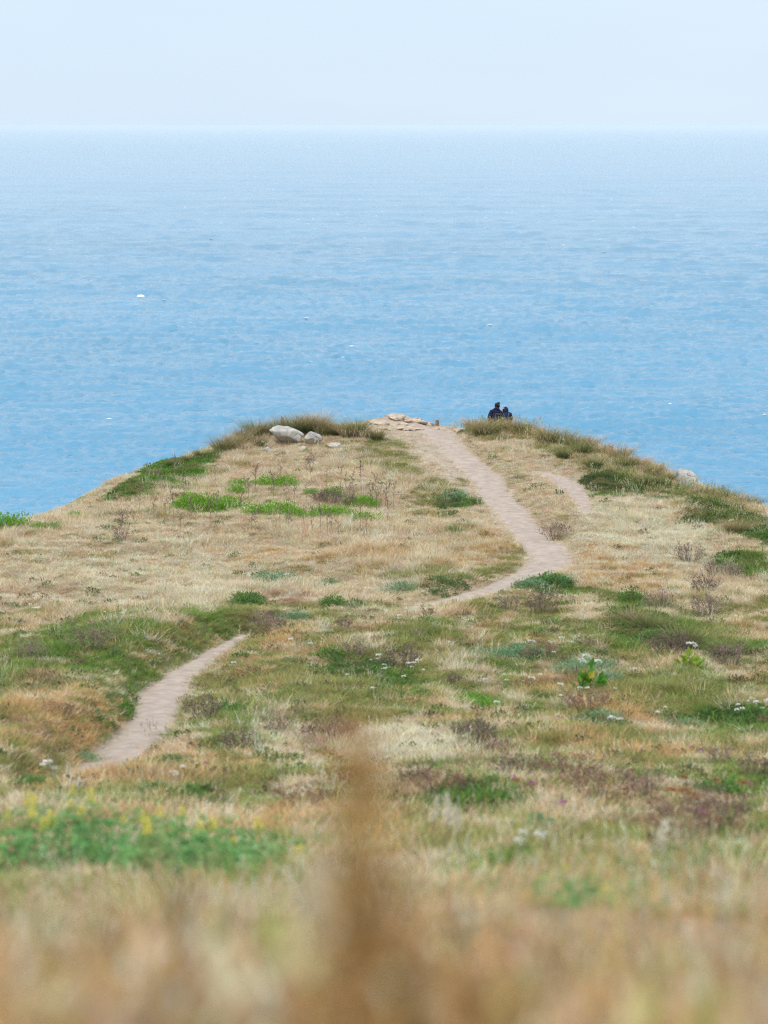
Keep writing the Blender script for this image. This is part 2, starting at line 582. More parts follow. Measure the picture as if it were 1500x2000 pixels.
def ribbon(name, P):
    seg = np.hypot(*np.diff(P[:, :2], axis=0).T)
    s = np.concatenate([[0], np.cumsum(seg)])
    ss = np.arange(0, s[-1], .12)
    cx, cy, w = (np.interp(ss, s, P[:, k]) for k in range(3))
    tx, ty = np.gradient(cx), np.gradient(cy)
    L = np.hypot(tx, ty)
    nx_, ny_ = ty / L, -tx / L
    for _ in range(6):
        nx_[1:-1] = (nx_[:-2] + nx_[1:-1] + nx_[2:]) / 3
        ny_[1:-1] = (ny_[:-2] + ny_[1:-1] + ny_[2:]) / 3
    a = np.linspace(-1, 1, 13)
    wl_ = w * (.55 + 1.0 * fbm(cx / .55, cy / .55, 11, 4))
    wr_ = w * (.55 + 1.0 * fbm(cx / .55 + 50, cy / .55, 12, 4))
    off = np.where(a[None, :] < 0, a[None, :] * wl_[:, None], a[None, :] * wr_[:, None]) * 1.06
    X = cx[:, None] + nx_[:, None] * off
    Y = cy[:, None] + ny_[:, None] * off
    lift = .028 - .075 * np.abs(a) ** 4
    Zr = Z(X.ravel(), Y.ravel()).reshape(X.shape) + lift[None, :]
    Zr[0] -= .06
    Zr[-1] -= .06
    link(name, grid_mesh(name, X, Y, Zr, PM), kind='structure')


for P in PATHS:
    ribbon('path', P)


# ------------------------------------------------------------------ the sea
def sea_mat():
    m, n, l, p, out = new_mat('sea water')
    tc = n.new('ShaderNodeTexCoord')

    def noise(sc, stretch, detail, rough, rot=0):
        mp = n.new('ShaderNodeMapping')
        mp.inputs['Scale'].default_value = (1 / stretch, 1, 1)
        mp.inputs['Rotation'].default_value = (0, 0, rot)
        q = n.new('ShaderNodeTexNoise')
        q.inputs['Scale'].default_value = sc
        q.inputs['Detail'].default_value = detail
        q.inputs['Roughness'].default_value = rough
        l.new(tc.outputs['Object'], mp.inputs['Vector'])
        l.new(mp.outputs[0], q.inputs['Vector'])
        return q.outputs['Fac']
    rip = noise(1.6, 1.2, 3, .6)
    wave = noise(.15, 1.5, 3, .5, R(-6))
    chop = noise(.5, 1.35, 4, .55, R(4))

    def bump(h, dist, strength, prev=None):
        b = n.new('ShaderNodeBump')
        b.inputs['Strength'].default_value = strength
        b.inputs['Distance'].default_value = dist
        l.new(h, b.inputs['Height'])
        if prev:
            l.new(prev, b.inputs['Normal'])
        return b.outputs[0]
    nn = bump(wave, 1.3, 1)
    nn = bump(chop, .55, 1, nn)
    nn = bump(rip, .1, 1, nn)
    l.new(nn, p.inputs['Normal'])
    gust = noise(.006, 1.5, 3, .5)
    rp = n.new('ShaderNodeValToRGB')
    rp.color_ramp.elements[0].position = .35
    rp.color_ramp.elements[0].color = (.10, .285, .445, 1)
    rp.color_ramp.elements[1].position = .65
    rp.color_ramp.elements[1].color = (.118, .32, .495, 1)
    l.new(gust, rp.inputs['Fac'])
    # foam flecks on breaking crests
    fo = noise(.11, 3.2, 6, .62, R(3))
    fr = n.new('ShaderNodeMapRange')
    fr.inputs['From Min'].default_value = .735
    fr.inputs['From Max'].default_value = .76
    l.new(fo, fr.inputs['Value'])
    mx = n.new('ShaderNodeMix')
    mx.data_type = 'RGBA'
    l.new(fr.outputs[0], mx.inputs[0])
    l.new(rp.outputs['Color'], mx.inputs[6])
    mx.inputs[7].default_value = (.85, .88, .9, 1)
    l.new(mx.outputs[2], p.inputs['Base Color'])
    p.inputs['IOR'].default_value = 1.333
    p.inputs['Roughness'].default_value = .09
    return m


def wave_height(X, Y, step):
    """wind sea running towards the land: many crossing trains with peaked crests"""
    g = np.random.default_rng(11)
    h = np.zeros_like(X)
    gustiness = .55 + .9 * fbm(X / 34, Y / 46, 14, 3)
    for k in range(52):
        lam = 2.0 * (20 / 2.0) ** (g.random() ** 1.3)
        th = g.normal(R(8), R(24) + R(26) * (lam < 6))
        kx, ky = math.sin(th) * 2 * math.pi / lam, math.cos(th) * 2 * math.pi / lam
        ph = kx * X + ky * Y + g.random() * 6.3 + 1.6 * (vnoise(X / (lam * 3.2), Y / (lam * 3.2), k) - .5)
        amp = .0180 * lam ** .5 * (.6 + .8 * g.random())
        h += amp * (2.3 * np.exp(np.sin(ph) - 1) - 1.07) * sstep(.5, 1.3, lam / step)
    h *= gustiness
    for k in range(14):                                  # the longer swell under the chop
        lam = 22 * (120 / 22) ** g.random()
        th = g.normal(R(12), R(22))
        kx, ky = math.sin(th) * 2 * math.pi / lam, math.cos(th) * 2 * math.pi / lam
        ph = kx * X + ky * Y + g.random() * 6.3 + 2 * (vnoise(X / (lam * 4), Y / (lam * 4), k) - .5)
        h += .0016 * lam * (.5 + g.random()) * np.sin(ph) * sstep(1.5, 3, lam / step)
    return h


ang = np.concatenate([np.linspace(-math.pi, -.215, 50)[:-1], np.linspace(-.215, .215, 780), np.linspace(.215, math.pi, 50)[1:]])
rad = [60.0]
while rad[-1] < 60000:
    d_ = rad[-1]
    near_ = 25.0 if d_ < 215 else 1.15 * d_ * d_ / (46 * FPX)
    rad.append(d_ + max(min(near_, d_ * .12), .35))
rad = np.array(rad)
AA, RR = np.meshgrid(ang, rad)
STEP = np.gradient(rad)[:, None] * np.ones_like(AA)
STEP = np.where(np.abs(AA) > .2155, 40, np.maximum(STEP, RR * .00055))
SX, SY = RR * np.sin(AA), RR * np.cos(AA)
SH = np.zeros_like(RR)
fm = (RR > 205) & (RR < 9000) & (np.abs(AA) < .216)
SH[fm] = wave_height(SX[fm], SY[fm], STEP[fm])
sea = link('sea', grid_mesh('sea', SX, SY, SH, sea_mat()), kind='structure')

# ------------------------------------------------------------------ haze over the water
HS = 70000
bm = bmesh.new()
bmesh.ops.create_cube(bm, size=1)
hm = bpy.data.meshes.new('haze')
bm.to_mesh(hm)
bm.free()
mh = bpy.data.materials.new('sea haze')
mh.use_nodes = True
mh.node_tree.nodes.clear()
pv = mh.node_tree.nodes.new('ShaderNodeVolumePrincipled')
pv.inputs['Color'].default_value = (.97, .99, 1, 1)
pv.inputs['Density'].default_value = 0.65e-4
pv.inputs['Anisotropy'].default_value = -.15
om = mh.node_tree.nodes.new('ShaderNodeOutputMaterial')
mh.node_tree.links.new(pv.outputs[0], om.inputs['Volume'])
hm.materials.append(mh)
link('haze', hm, loc=(0, 0, 22), scale=(HS * 2, HS * 2, 52), kind='stuff')

# ================================================================== vegetation meshes
def blades(n, h, hvar, spread, lean, width, seg=3, droop=.3, seed=0, ring=1.0, updir=0.0):
    """n tapering grass blades growing from a patch of radius spread; returns V, F, t"""
    g = np.random.default_rng(seed)
    a = g.random(n) * 2 * math.pi
    r = spread * np.sqrt(g.random(n)) * ring
    bx, by = r * np.cos(a), r * np.sin(a)
    hh = h * (1 - hvar * g.random(n))
    out = a + g.normal(0, .8, n)
    ln = lean * (.25 + .9 * r / max(spread, 1e-6)) * (.4 + g.random(n) * 1.1)
    dx, dy = np.cos(out), np.sin(out)
    wa = g.random(n) * math.pi
    wx, wy = np.cos(wa), np.sin(wa)
    V, F, T = [], [], []
    ts = np.linspace(0, 1, seg + 1)
    w = width * (.6 + .8 * g.random(n))
    dr = droop * g.random(n)
    for k, t in enumerate(ts):
        cx = bx + dx * hh * ln * (t + .8 * dr * t * t)
        cy = by + dy * hh * ln * (t + .8 * dr * t * t)
        cz = hh * (t - dr * t ** 2.6 * .7) - .02
        ww = w * (1 - t) ** .7 * .5 if k < seg else 0 * w
        if k < seg:
            V.append(np.stack([cx - wx * ww, cy - wy * ww, cz], -1))
            V.append(np.stack([cx + wx * ww, cy + wy * ww, cz], -1))
            T += [np.full(n, t), np.full(n, t)]
        else:
            V.append(np.stack([cx, cy, cz], -1))
            T.append(np.full(n, t))
    V = np.stack(V, 1)
    T = np.stack(T, 1)
    m = V.shape[1]
    base = np.arange(n) * m
    for k in range(seg):
        if k < seg - 1:
            q = np.stack([base + 2 * k, base + 2 * k + 1, base + 2 * k + 3, base + 2 * k + 2], -1)
        else:
            q = np.stack([base + 2 * k, base + 2 * k + 1, base + 2 * k + 2], -1)
        F += q.tolist()
    return V.reshape(-1, 3), F, T.ravel()


def leaves(C, D, size, aspect=.5, seed=0, jitter=.5, fold=.15):
    """one pointed leaf per centre C, its length along direction D"""
    g = np.random.default_rng(seed)
    n = len(C)
    D = D + g.normal(0, jitter, (n, 3))
    D /= np.linalg.norm(D, axis=1, keepdims=True) + 1e-9
    S = np.cross(D, g.normal(0, 1, (n, 3)))
    S /= np.linalg.norm(S, axis=1, keepdims=True) + 1e-9
    N = np.cross(D, S)
    L = size * (.6 + .8 * g.random(n))[:, None]
    W = L * aspect
    V = np.stack([C, C + D * L * .45 + S * W * .5 + N * L * fold, C + D * L, C + D * L * .45 - S * W * .5 + N * L * fold], 1).reshape(-1, 3)
    b = np.arange(n) * 4
    F = np.stack([b, b + 1, b + 2, b + 3], -1).tolist()
    return V, F


def merge(*parts):
    V, F, T, M = [], [], [], []
    off = 0
    for p in parts:
        v, f = np.asarray(p[0]), p[1]
        V.append(v)
        F += [[i + off for i in q] for q in f]
        T.append(p[2] if len(p) > 2 and p[2] is not None else np.full(len(v), .5))
        M += [p[3] if len(p) > 3 else 0] * len(f)
        off += len(v)
    return np.concatenate(V), F, np.concatenate(T), M


def tube(P, r0, r1, sides=3):
    """thin tapering stem along the points P"""
    P = np.asarray(P, float)
    n = len(P)
    V, F = [], []
    for k in range(n):
        d = P[min(k + 1, n - 1)] - P[max(k - 1, 0)]
        d /= np.linalg.norm(d) + 1e-9
        s = np.cross(d, (.31, .87, .11))
        s /= np.linalg.norm(s) + 1e-9
        u = np.cross(d, s)
        r = r0 + (r1 - r0) * k / (n - 1)
        for j in range(sides):
            a = 2 * math.pi * j / sides
            V.append(P[k] + r * (math.cos(a) * s + math.sin(a) * u))
    for k in range(n - 1):
        for j in range(sides):
            a, b = k * sides + j, k * sides + (j + 1) % sides
            F.append([a, b, b + sides, a + sides])
    F.append(list(range(sides))[::-1])
    F.append([(n - 1) * sides + j for j in range(sides)])
    return np.array(V), F


def dome_points(n, rx, ry, h, seed, inner=.55, lumps=.25):
    g = np.random.default_rng(seed)
    d = g.normal(0, 1, (n, 3))
    d[:, 2] = np.abs(d[:, 2]) * 1.0
    d /= np.linalg.norm(d, axis=1, keepdims=True)
    az = np.arctan2(d[:, 1], d[:, 0])
    lump = 1 + lumps * (np.sin(az * 3 + seed) * .5 + np.sin(az * 5 + 2 * seed) * .35 + np.sin(az * 8 + d[:, 2] * 9 + seed) * .4 + np.sin(d[:, 0] * 11 + d[:, 2] * 7) * .3)
    r = (inner + (1 - inner) * g.random(n) ** .6) * lump
    C = d * r[:, None] * np.array([rx, ry, h])
    N = d / np.array([rx, ry, h])
    N /= np.linalg.norm(N, axis=1, keepdims=True)
    return C, N


# ------------------------------------------------------------------ scattered grass (nobody could count it)
def scatter(name, protos, x, y, rot, scl, idx, col, mat, lean=.12, z=None):
    n = len(x)
    me = bpy.data.meshes.new(name)
    z = Z(x, y) if z is None else z
    me.vertices.add(n)
    me.vertices.foreach_set('co', np.column_stack([x, y, z]).astype(np.float32).ravel())

    def attr(nm, tp, field, data):
        a = me.attributes.new(nm, tp, 'POINT')
        a.data.foreach_set(field, np.ascontiguousarray(data).ravel())
    g = np.random.default_rng(len(name))
    attr('rot', 'FLOAT_VECTOR', 'vector', np.column_stack([g.normal(0, lean, n), g.normal(0, lean, n), rot]).astype(np.float32))
    attr('scl', 'FLOAT_VECTOR', 'vector', np.asarray(scl, np.float32))
    attr('idx', 'INT', 'value', np.asarray(idx, np.int32))
    attr('col', 'FLOAT_COLOR', 'color', np.column_stack([col, np.ones(n)]).astype(np.float32))
    o = link(name, me, kind='stuff')
    ng = bpy.data.node_groups.new(name, 'GeometryNodeTree')
    ng.interface.new_socket('Geometry', in_out='INPUT', socket_type='NodeSocketGeometry')
    ng.interface.new_socket('Geometry', in_out='OUTPUT', socket_type='NodeSocketGeometry')
    N, L = ng.nodes, ng.links
    gi, go = N.new('NodeGroupInput'), N.new('NodeGroupOutput')
    join = N.new('GeometryNodeJoinGeometry')

    def named(nm, tp):
        q = N.new('GeometryNodeInputNamedAttribute')
        q.data_type = tp
        q.inputs['Name'].default_value = nm
        return q.outputs['Attribute']
    ai, ar, asc = named('idx', 'INT'), named('rot', 'FLOAT_VECTOR'), named('scl', 'FLOAT_VECTOR')
    e2r = N.new('FunctionNodeEulerToRotation')
    L.new(ar, e2r.inputs[0])
    m2p = N.new('GeometryNodeMeshToPoints')
    L.new(gi.outputs[0], m2p.inputs['Mesh'])
    for k, pr in enumerate(protos):
        oi = N.new('GeometryNodeObjectInfo')
        oi.inputs['As Instance'].default_value = True
        oi.inputs['Object'].default_value = pr
        cmp_ = N.new('FunctionNodeCompare')
        cmp_.data_type = 'INT'
        cmp_.operation = 'EQUAL'
        L.new(ai, cmp_.inputs[2])
        cmp_.inputs[3].default_value = k
        iop = N.new('GeometryNodeInstanceOnPoints')
        L.new(m2p.outputs[0], iop.inputs['Points'])
        L.new(cmp_.outputs[0], iop.inputs['Selection'])
        L.new(oi.outputs['Geometry'], iop.inputs['Instance'])
        L.new(e2r.outputs[0], iop.inputs['Rotation'])
        L.new(asc, iop.inputs['Scale'])
        L.new(iop.outputs['Instances'], join.inputs[0])
    L.new(join.outputs[0], go.inputs[0])
    md = o.modifiers.new('scatter', 'NODES')
    md.node_group = ng
    return o


def proto(me):
    return bpy.data.objects.new(me.name, me)          # a pattern for the scatter, not part of the scene itself


GM = leaf_mat('grass blades', attr='col', inst=True, trans=.32, vary=.22)
FIELD = [proto(mesh_from('grass_clump', *blades(34, .21, .6, .13, .95, .0085, 3, .7, 100 + k)[:2], mats=[GM])) for k in range(4)]
SHORT = [proto(mesh_from('short_grass_clump', *blades(40, .11, .5, .13, 1.1, .010, 2, .5, 120 + k)[:2], mats=[GM])) for k in range(3)]
TALL = []
for k in range(3):
    a_ = blades(26, .42, .5, .09, .5, .006, 4, .6, 140 + k)
    b_ = blades(9, .56, .3, .07, .35, .004, 4, .25, 150 + k)
    g_ = np.random.default_rng(160 + k)
    tips = b_[0].reshape(9, -1, 3)[:, -1]
    sp = np.repeat(tips, 7, 0)
    sp[:, 2] -= np.tile(np.linspace(0, .13, 7), 9)
    sd = leaves(sp, np.tile([0, 0, 1.0], (len(sp), 1)), .035, .4, 170 + k, .5)
    mm = merge(a_, b_, (sd[0], sd[1]))
    TALL.append(proto(mesh_from('tall_grass_clump', mm[0], mm[1], mats=[GM])))
LEAFY = []
for k in range(3):
    C_, N_ = dome_points(70, .16, .16, .10, 180 + k, .4)
    v_, f_ = leaves(C_, N_ + [0, 0, .3], .05, .5, 190 + k, .6)
    LEAFY.append(proto(mesh_from('leafy_clump', v_, f_, mats=[GM])))


def wedge_points(y0, y1, dens, margin=2.5, seed=0):
    g = np.random.default_rng(seed)
    half = .168
    w1 = half * y1 + margin
    area = 2 * w1 * (y1 - y0)
    n = int(area * dens)
    x = (g.random(n) * 2 - 1) * w1
    y = y0 + (y1 - y0) * g.random(n)
    k = np.abs(x) < half * y + margin
    return x[k], y[k], g


def inside(x, y, lim=2.2):
    return smooth_z(x, y)[1] < lim


def pick(W, g, x=None, y=None):
    """kind of each clump; neighbours tend to be alike"""
    c = np.cumsum(W, 1)
    u = g.random(len(W))
    if x is not None:
        v = .7 * np.argsort(np.argsort(fbm(x / .45, y / .45, 7, 3))) / len(x) + .3 * u
        u = np.argsort(np.argsort(v)) / len(x)
    return (u[:, None] > c).sum(1).clip(0, W.shape[1] - 1)


def tint(k, g, s=.24):
    """palette colour of each clump with its own small variation"""
    c = PALA[k] * np.exp(g.normal(0, s, len(k)))[:, None]
    c = c * np.exp(g.normal(0, .06, (len(k), 3)))
    return np.clip(c, .01, .8)


# the open meadow, from the knoll's brow down to about 12 m from the camera
xs, ys = [], []
for (y0, y1, dn) in ((11, 24, 95), (24, 40, 80), (40, 60, 66), (60, 80, 62), (80, 101, 62)):
    a_, b_, g = wedge_points(y0, y1, dn, 2.0, int(y0))
    xs.append(a_)
    ys.append(b_)
x, y = np.concatenate(xs), np.concatenate(ys)
g = np.random.default_rng(21)
k = inside(x, y)
x, y = x[k], y[k]
b = bareness(x, y)
lx, ly = plan(250, 1715)
k = (g.random(len(x)) > np.clip(b * 1.25, 0, .975)) & ~((x < -.7) & (np.abs(y - ly) < 1.6) & (g.random(len(x)) < .4))
x, y, b = x[k], y[k], b[k]
kind = pick(zone_weights(x, y), g, x, y)
hn = fbm(x / 2.2, y / 2.2, 10, 3)
hs = (.25 + 1.25 * np.clip((hn - .3) / .4, 0, 1) ** 1.5) * (.65 + .7 * g.random(len(x))) * (1 - .55 * b)
hs = hs * np.where(kind >= 4, .85, 1.0) * (.28 + .72 * sstep(.0, 1.3, path_field(x, y)))
col = tint(kind, g)
scl = np.column_stack([hs * .3 + .75, hs * .3 + .75, hs])
scatter('meadow_grass', FIELD, x, y, g.random(len(x)) * 6.3, scl, g.integers(0, 4, len(x)), col, GM)

# (the lupin bushes shade out the grass under them)

# a low thatch between the clumps and along the trodden edges
x, y, g = wedge_points(14, 101, 34, 2.0, 5)
k = inside(x, y)
x, y = x[k], y[k]
b = bareness(x, y)
k = g.random(len(x)) > np.clip(b * 1.05, 0, .985)
x, y = x[k], y[k]
kind = pick(zone_weights(x, y), g, x, y)
s = .6 + .7 * g.random(len(x))
scatter('grass_thatch', SHORT, x, y, g.random(len(x)) * 6.3, np.column_stack([s, s, s]), g.integers(0, 3, len(x)), tint(kind, g, .2) * .9, GM)

# tall seeding grass: scattered over the meadow, dense in front of the camera
xs, ys = [], []
for (y0, y1, dn) in ((2.0, 3.9, 190), (3.9, 7, 30), (7, 13, 14), (13, 24, 2), (24, 45, .5), (45, 70, .5), (70, 92, 1)):
    a_, b_, g = wedge_points(y0, y1, dn, 1.4, 40 + int(y0))
    xs.append(a_)
    ys.append(b_)
x, y = np.concatenate(xs), np.concatenate(ys)
g = np.random.default_rng(22)
k = inside(x, y, 0) & (g.random(len(x)) > bareness(x, y) * 1.6)
x, y = x[k], y[k]
W = zone_weights(x, y)
W[:, 4:] *= .4
W[:, 1] += np.where(y < 12, 0, .15)
W[:, 1] *= np.where(y < 4.5, .3, 1)
W[:, 2] += np.where(y < 4.5, .5, np.where(y < 13, .3, 0))
W[:, 0] += np.where(y < 13, .25, 0)
W[:, 1] *= np.where(y < 13, .3, 1)
W[:, 4:] *= np.where(y < 13, .45, 1)[:, None]
W /= W.sum(1, keepdims=True)
kind = pick(W, g)
s = (.65 + .5 * g.random(len(x))) * (.75 + .5 * fbm(x / 1.1, y / 1.1, 13, 2))
s = s * np.where(y > 20, .82, np.where(y > 12, .66, .5))
s = np.where(y < 3.9, np.maximum(.3, Hd(y) - y * np.tan(np.radians(17.5 + 1.2 * (fbm(x / .15, y / 2, 2, 3) - .3) + 1.3 * sstep(-.15, .35, x / y * 2.9)))) / .60 * (.78 + .24 * g.random(len(x))), s)
scatter('tall_grass', TALL, x, y, g.random(len(x)) * 6.3, np.column_stack([s, s, s]), g.integers(0, 3, len(x)), tint(kind, g), GM, .15)

# coarse rough grass along the brow
g = np.random.default_rng(91)
t_ = .5 + .5 * g.random(330)
seg_ = np.interp(t_, [0, .12, .42, .58, 1], [4.5, 9.5, 15.0, 18.5, 27.0])
i_ = seg_.astype(int)
f_ = seg_ - i_
ex = EDGE[i_, 0] * (1 - f_) + EDGE[np.minimum(i_ + 1, len(EDGE) - 1), 0] * f_
ey = EDGE[i_, 1] * (1 - f_) + EDGE[np.minimum(i_ + 1, len(EDGE) - 1), 1] * f_
dv = np.column_stack([ex, ey - 78])
dv /= np.linalg.norm(dv, axis=1, keepdims=True)
q = g.normal(-.9, .8, len(ex))
x, y = ex + dv[:, 0] * q, ey + dv[:, 1] * q + g.normal(0, .3, len(ex))
k = inside(x, y, 1.5) & (bareness(x, y) < .35) & (np.hypot(x - SEAT_X, y - SEAT_Y) > .9)
x, y = x[k], y[k]
cc = np.array([(.36, .34, .13), (.22, .28, .08), (.52, .38, .20), (.60, .45, .26), (.16, .22, .06)])[g.choice(5, len(x), p=[.25, .2, .2, .2, .15])]
cc = cc * np.exp(g.normal(0, .2, len(x)))[:, None]
s = .55 + .6 * g.random(len(x))
s = s * np.where(x < -5, .6, 1)
scatter('brow_grass', TALL, x, y, g.random(len(x)) * 6.3, np.column_stack([s * 1.5, s * 1.5, s]), g.integers(0, 3, len(x)), cc, GM, .2)

# creeping leafy cover: green mats on the left shoulder, dark sward on the right, weeds in the meadow
xs, ys, cs = [], [], []
for (px, py, rx, ry, n, c) in [(345, 912, 66, 30, 420, (.12, .27, .04)), (285, 940, 50, 18, 240, (.13, .25, .045)), (235, 962, 30, 9, 110, (.12, .21, .05)),
                               (400, 895, 30, 16, 130, (.14, .26, .05)), (300, 955, 40, 8, 60, (.15, .27, .05)), (370, 925, 22, 6, 40, (.14, .3, .04)),
                               (1235, 945, 85, 18, 420, (.07, .145, .035)), (1170, 938, 40, 14, 150, (.10, .13, .05)), (1400, 1010, 70, 22, 240, (.11, .17, .045)),
                               (1385, 990, 40, 14, 120, (.10, .16, .05)), (1480, 1040, 40, 30, 150, (.10, .2, .04)), (1440, 1100, 46, 16, 150, (.11, .21, .04)),
                               (930, 838, 28, 9, 60, (.10, .21, .04)), (1060, 1145, 50, 20, 160, (.09, .19, .05)), (1260, 1235, 70, 34, 260, (.10, .19, .045)),
                               (1430, 1400, 60, 14, 120, (.11, .2, .05)), (930, 1585, 90, 30, 220, (.12, .22, .06)), (250, 1395, 40, 40, 90, (.12, .22, .05)),
                               (370, 1580, 60, 20, 90, (.11, .2, .05)), (890, 975, 42, 16, 110, (.13, .2, .07)), (0, 1028, 36, 9, 60, (.12, .25, .03)),
                               (90, 1033, 26, 5, 24, (.15, .27, .05)), (490, 1180, 30, 6, 40, (.10, .2, .06)), (870, 1150, 60, 16, 60, (.13, .2, .07)),
                               (700, 1310, 70, 24, 90, (.12, .22, .06)), (1180, 1415, 60, 20, 70, (.15, .24, .10)), (760, 1330, 60, 18, 80, (.14, .24, .06))]:
    g = np.random.default_rng(px)
    zx, zy, zrx, zry, _, _ = zone(px, py, rx, ry, '', 1)
    a_ = g.random(n) * 6.3
    r_ = np.sqrt(g.random(n)) * (.7 + .5 * g.random(n))
    xs.append(zx + np.cos(a_) * r_ * zrx)
    ys.append(zy + np.sin(a_) * r_ * zry)
    cs.append(np.tile(c, (n, 1)))
# single weeds anywhere
x, y, g = wedge_points(16, 90, 1.6, 1.5, 77)
k = (bareness(x, y) < .2) & inside(x, y, 0) & (g.random(len(x)) < np.where(y > 60, .25, 1))
xs.append(x[k])
ys.append(y[k])
pal_w = np.array([(.13, .2, .06), (.16, .24, .12), (.10, .17, .05), (.2, .23, .09), (.22, .16, .10)])
cs.append(pal_w[g.integers(0, 5, k.sum())])
x, y, cc = np.concatenate(xs), np.concatenate(ys), np.concatenate(cs)
g = np.random.default_rng(31)
k = inside(x, y, 2.5) & (bareness(x, y) < .6)
x, y, cc = x[k], y[k], cc[k] * np.exp(g.normal(0, .22, k.sum()))[:, None]
mixn = sstep(.48, .68, fbm(x / .5, y / .5, 3, 3))[:, None] * .75
cc = cc * (1 - mixn) + np.array((.30, .25, .11)) * mixn
s = .7 + .7 * g.random(len(x))
scatter('ground_cover', LEAFY, x, y, g.random(len(x)) * 6.3, np.column_stack([s, s, s * .9]), g.integers(0, 3, len(x)), cc, GM, .2)

# ================================================================== things
def put(name, label, cat, px, py, me, s=1.0, rz=None, group=None, sink=0.0, sz=None):
    x, y, z = ground_hit(px, py)
    return link(name, me, None, (x, y, z - sink), random.random() * 6.28 if rz is None else rz,
                s if sz is None else (s, s, sz), label=label, category=cat, group=group)


# ------------------------------------------------------------------ boulders
def rock_mat(name, ca, cb, lichen):
    m, n, l, p, out = new_mat(name)
    tc = n.new('ShaderNodeTexCoord')
    n1 = n.new('ShaderNodeTexNoise')
    n1.inputs['Scale'].default_value = 3.2
    n1.inputs['Detail'].default_value = 9
    n1.inputs['Roughness'].default_value = .68
    n2 = n.new('ShaderNodeTexNoise')
    n2.inputs['Scale'].default_value = 6
    n2.inputs['Detail'].default_value = 5
    vo = n.new('ShaderNodeTexVoronoi')
    vo.feature = 'DISTANCE_TO_EDGE'
    vo.inputs['Scale'].default_value = 2.3
    for q in (n1, n2, vo):
        l.new(tc.outputs['Object'], q.inputs['Vector'])
    rp = n.new('ShaderNodeValToRGB')
    rp.color_ramp.elements[0].position = .3
    rp.color_ramp.elements[0].color = (*ca, 1)
    rp.color_ramp.elements[1].position = .62
    rp.color_ramp.elements[1].color = (*cb, 1)
    l.new(n1.outputs['Fac'], rp.inputs['Fac'])
    mr = n.new('ShaderNodeMapRange')
    mr.inputs['From Min'].default_value = .52
    mr.inputs['From Max'].default_value = .66
    mr.inputs['To Max'].default_value = .75
    l.new(n2.outputs['Fac'], mr.inputs['Value'])
    mx = n.new('ShaderNodeMix')
    mx.data_type = 'RGBA'
    l.new(mr.outputs[0], mx.inputs[0])
    l.new(rp.outputs['Color'], mx.inputs[6])
    mx.inputs[7].default_value = (*lichen, 1)
    l.new(mx.outputs[2], p.inputs['Base Color'])
    p.inputs['Roughness'].default_value = .92
    p.inputs['Specular IOR Level'].default_value = .2
    mc = n.new('ShaderNodeMapRange')
    mc.inputs['From Max'].default_value = .05
    l.new(vo.outputs['Distance'], mc.inputs['Value'])
    ad = n.new('ShaderNodeMath')
    ad.operation = 'MULTIPLY_ADD'
    ad.inputs[1].default_value = .35
    l.new(mc.outputs[0], ad.inputs[0])
    l.new(n1.outputs['Fac'], ad.inputs[2])
    b = n.new('ShaderNodeBump')
    b.inputs['Strength'].default_value = .8
    b.inputs['Distance'].default_value = .06
    l.new(ad.outputs[0], b.inputs['Height'])
    l.new(b.outputs[0], p.inputs['Normal'])
    return m


def rock_mesh(name, dims, seed, mat, cut=13, sub=4, rough=.15):
    """weathered boulder: a ball planed by random joints, then worn"""
    g = np.random.default_rng(seed)
    bm = bmesh.new()
    bmesh.ops.create_icosphere(bm, subdivisions=sub, radius=1)
    V = np.array([v.co[:] for v in bm.verts])
    N = g.normal(0, 1, (cut, 3))
    N /= np.linalg.norm(N, axis=1, keepdims=True)
    D = .5 + .36 * g.random(cut)
    for nv, dd in zip(N, D):
        q = V @ nv
        o = np.maximum(q - dd, 0)
        V -= nv * (o * .88)[:, None]
    r = (fbm(V[:, 0] * 1.4 + seed, V[:, 1] * 1.4 + V[:, 2] * .9, seed % 9, 4) - .5) * rough * 3
    r += (fbm(V[:, 0] * 4 + seed, V[:, 2] * 4 + V[:, 1] * 3, seed % 7, 3) - .5) * rough
    V = V * (1 + r)[:, None] * np.array(dims) / 2
    for v, c in zip(bm.verts, V):
        v.co = c
    me = bpy.data.meshes.new(name)
    bm.to_mesh(me)
    bm.free()
    me.materials.append(mat)
    me.polygons.foreach_set('use_smooth', [True] * len(me.polygons))
    return me


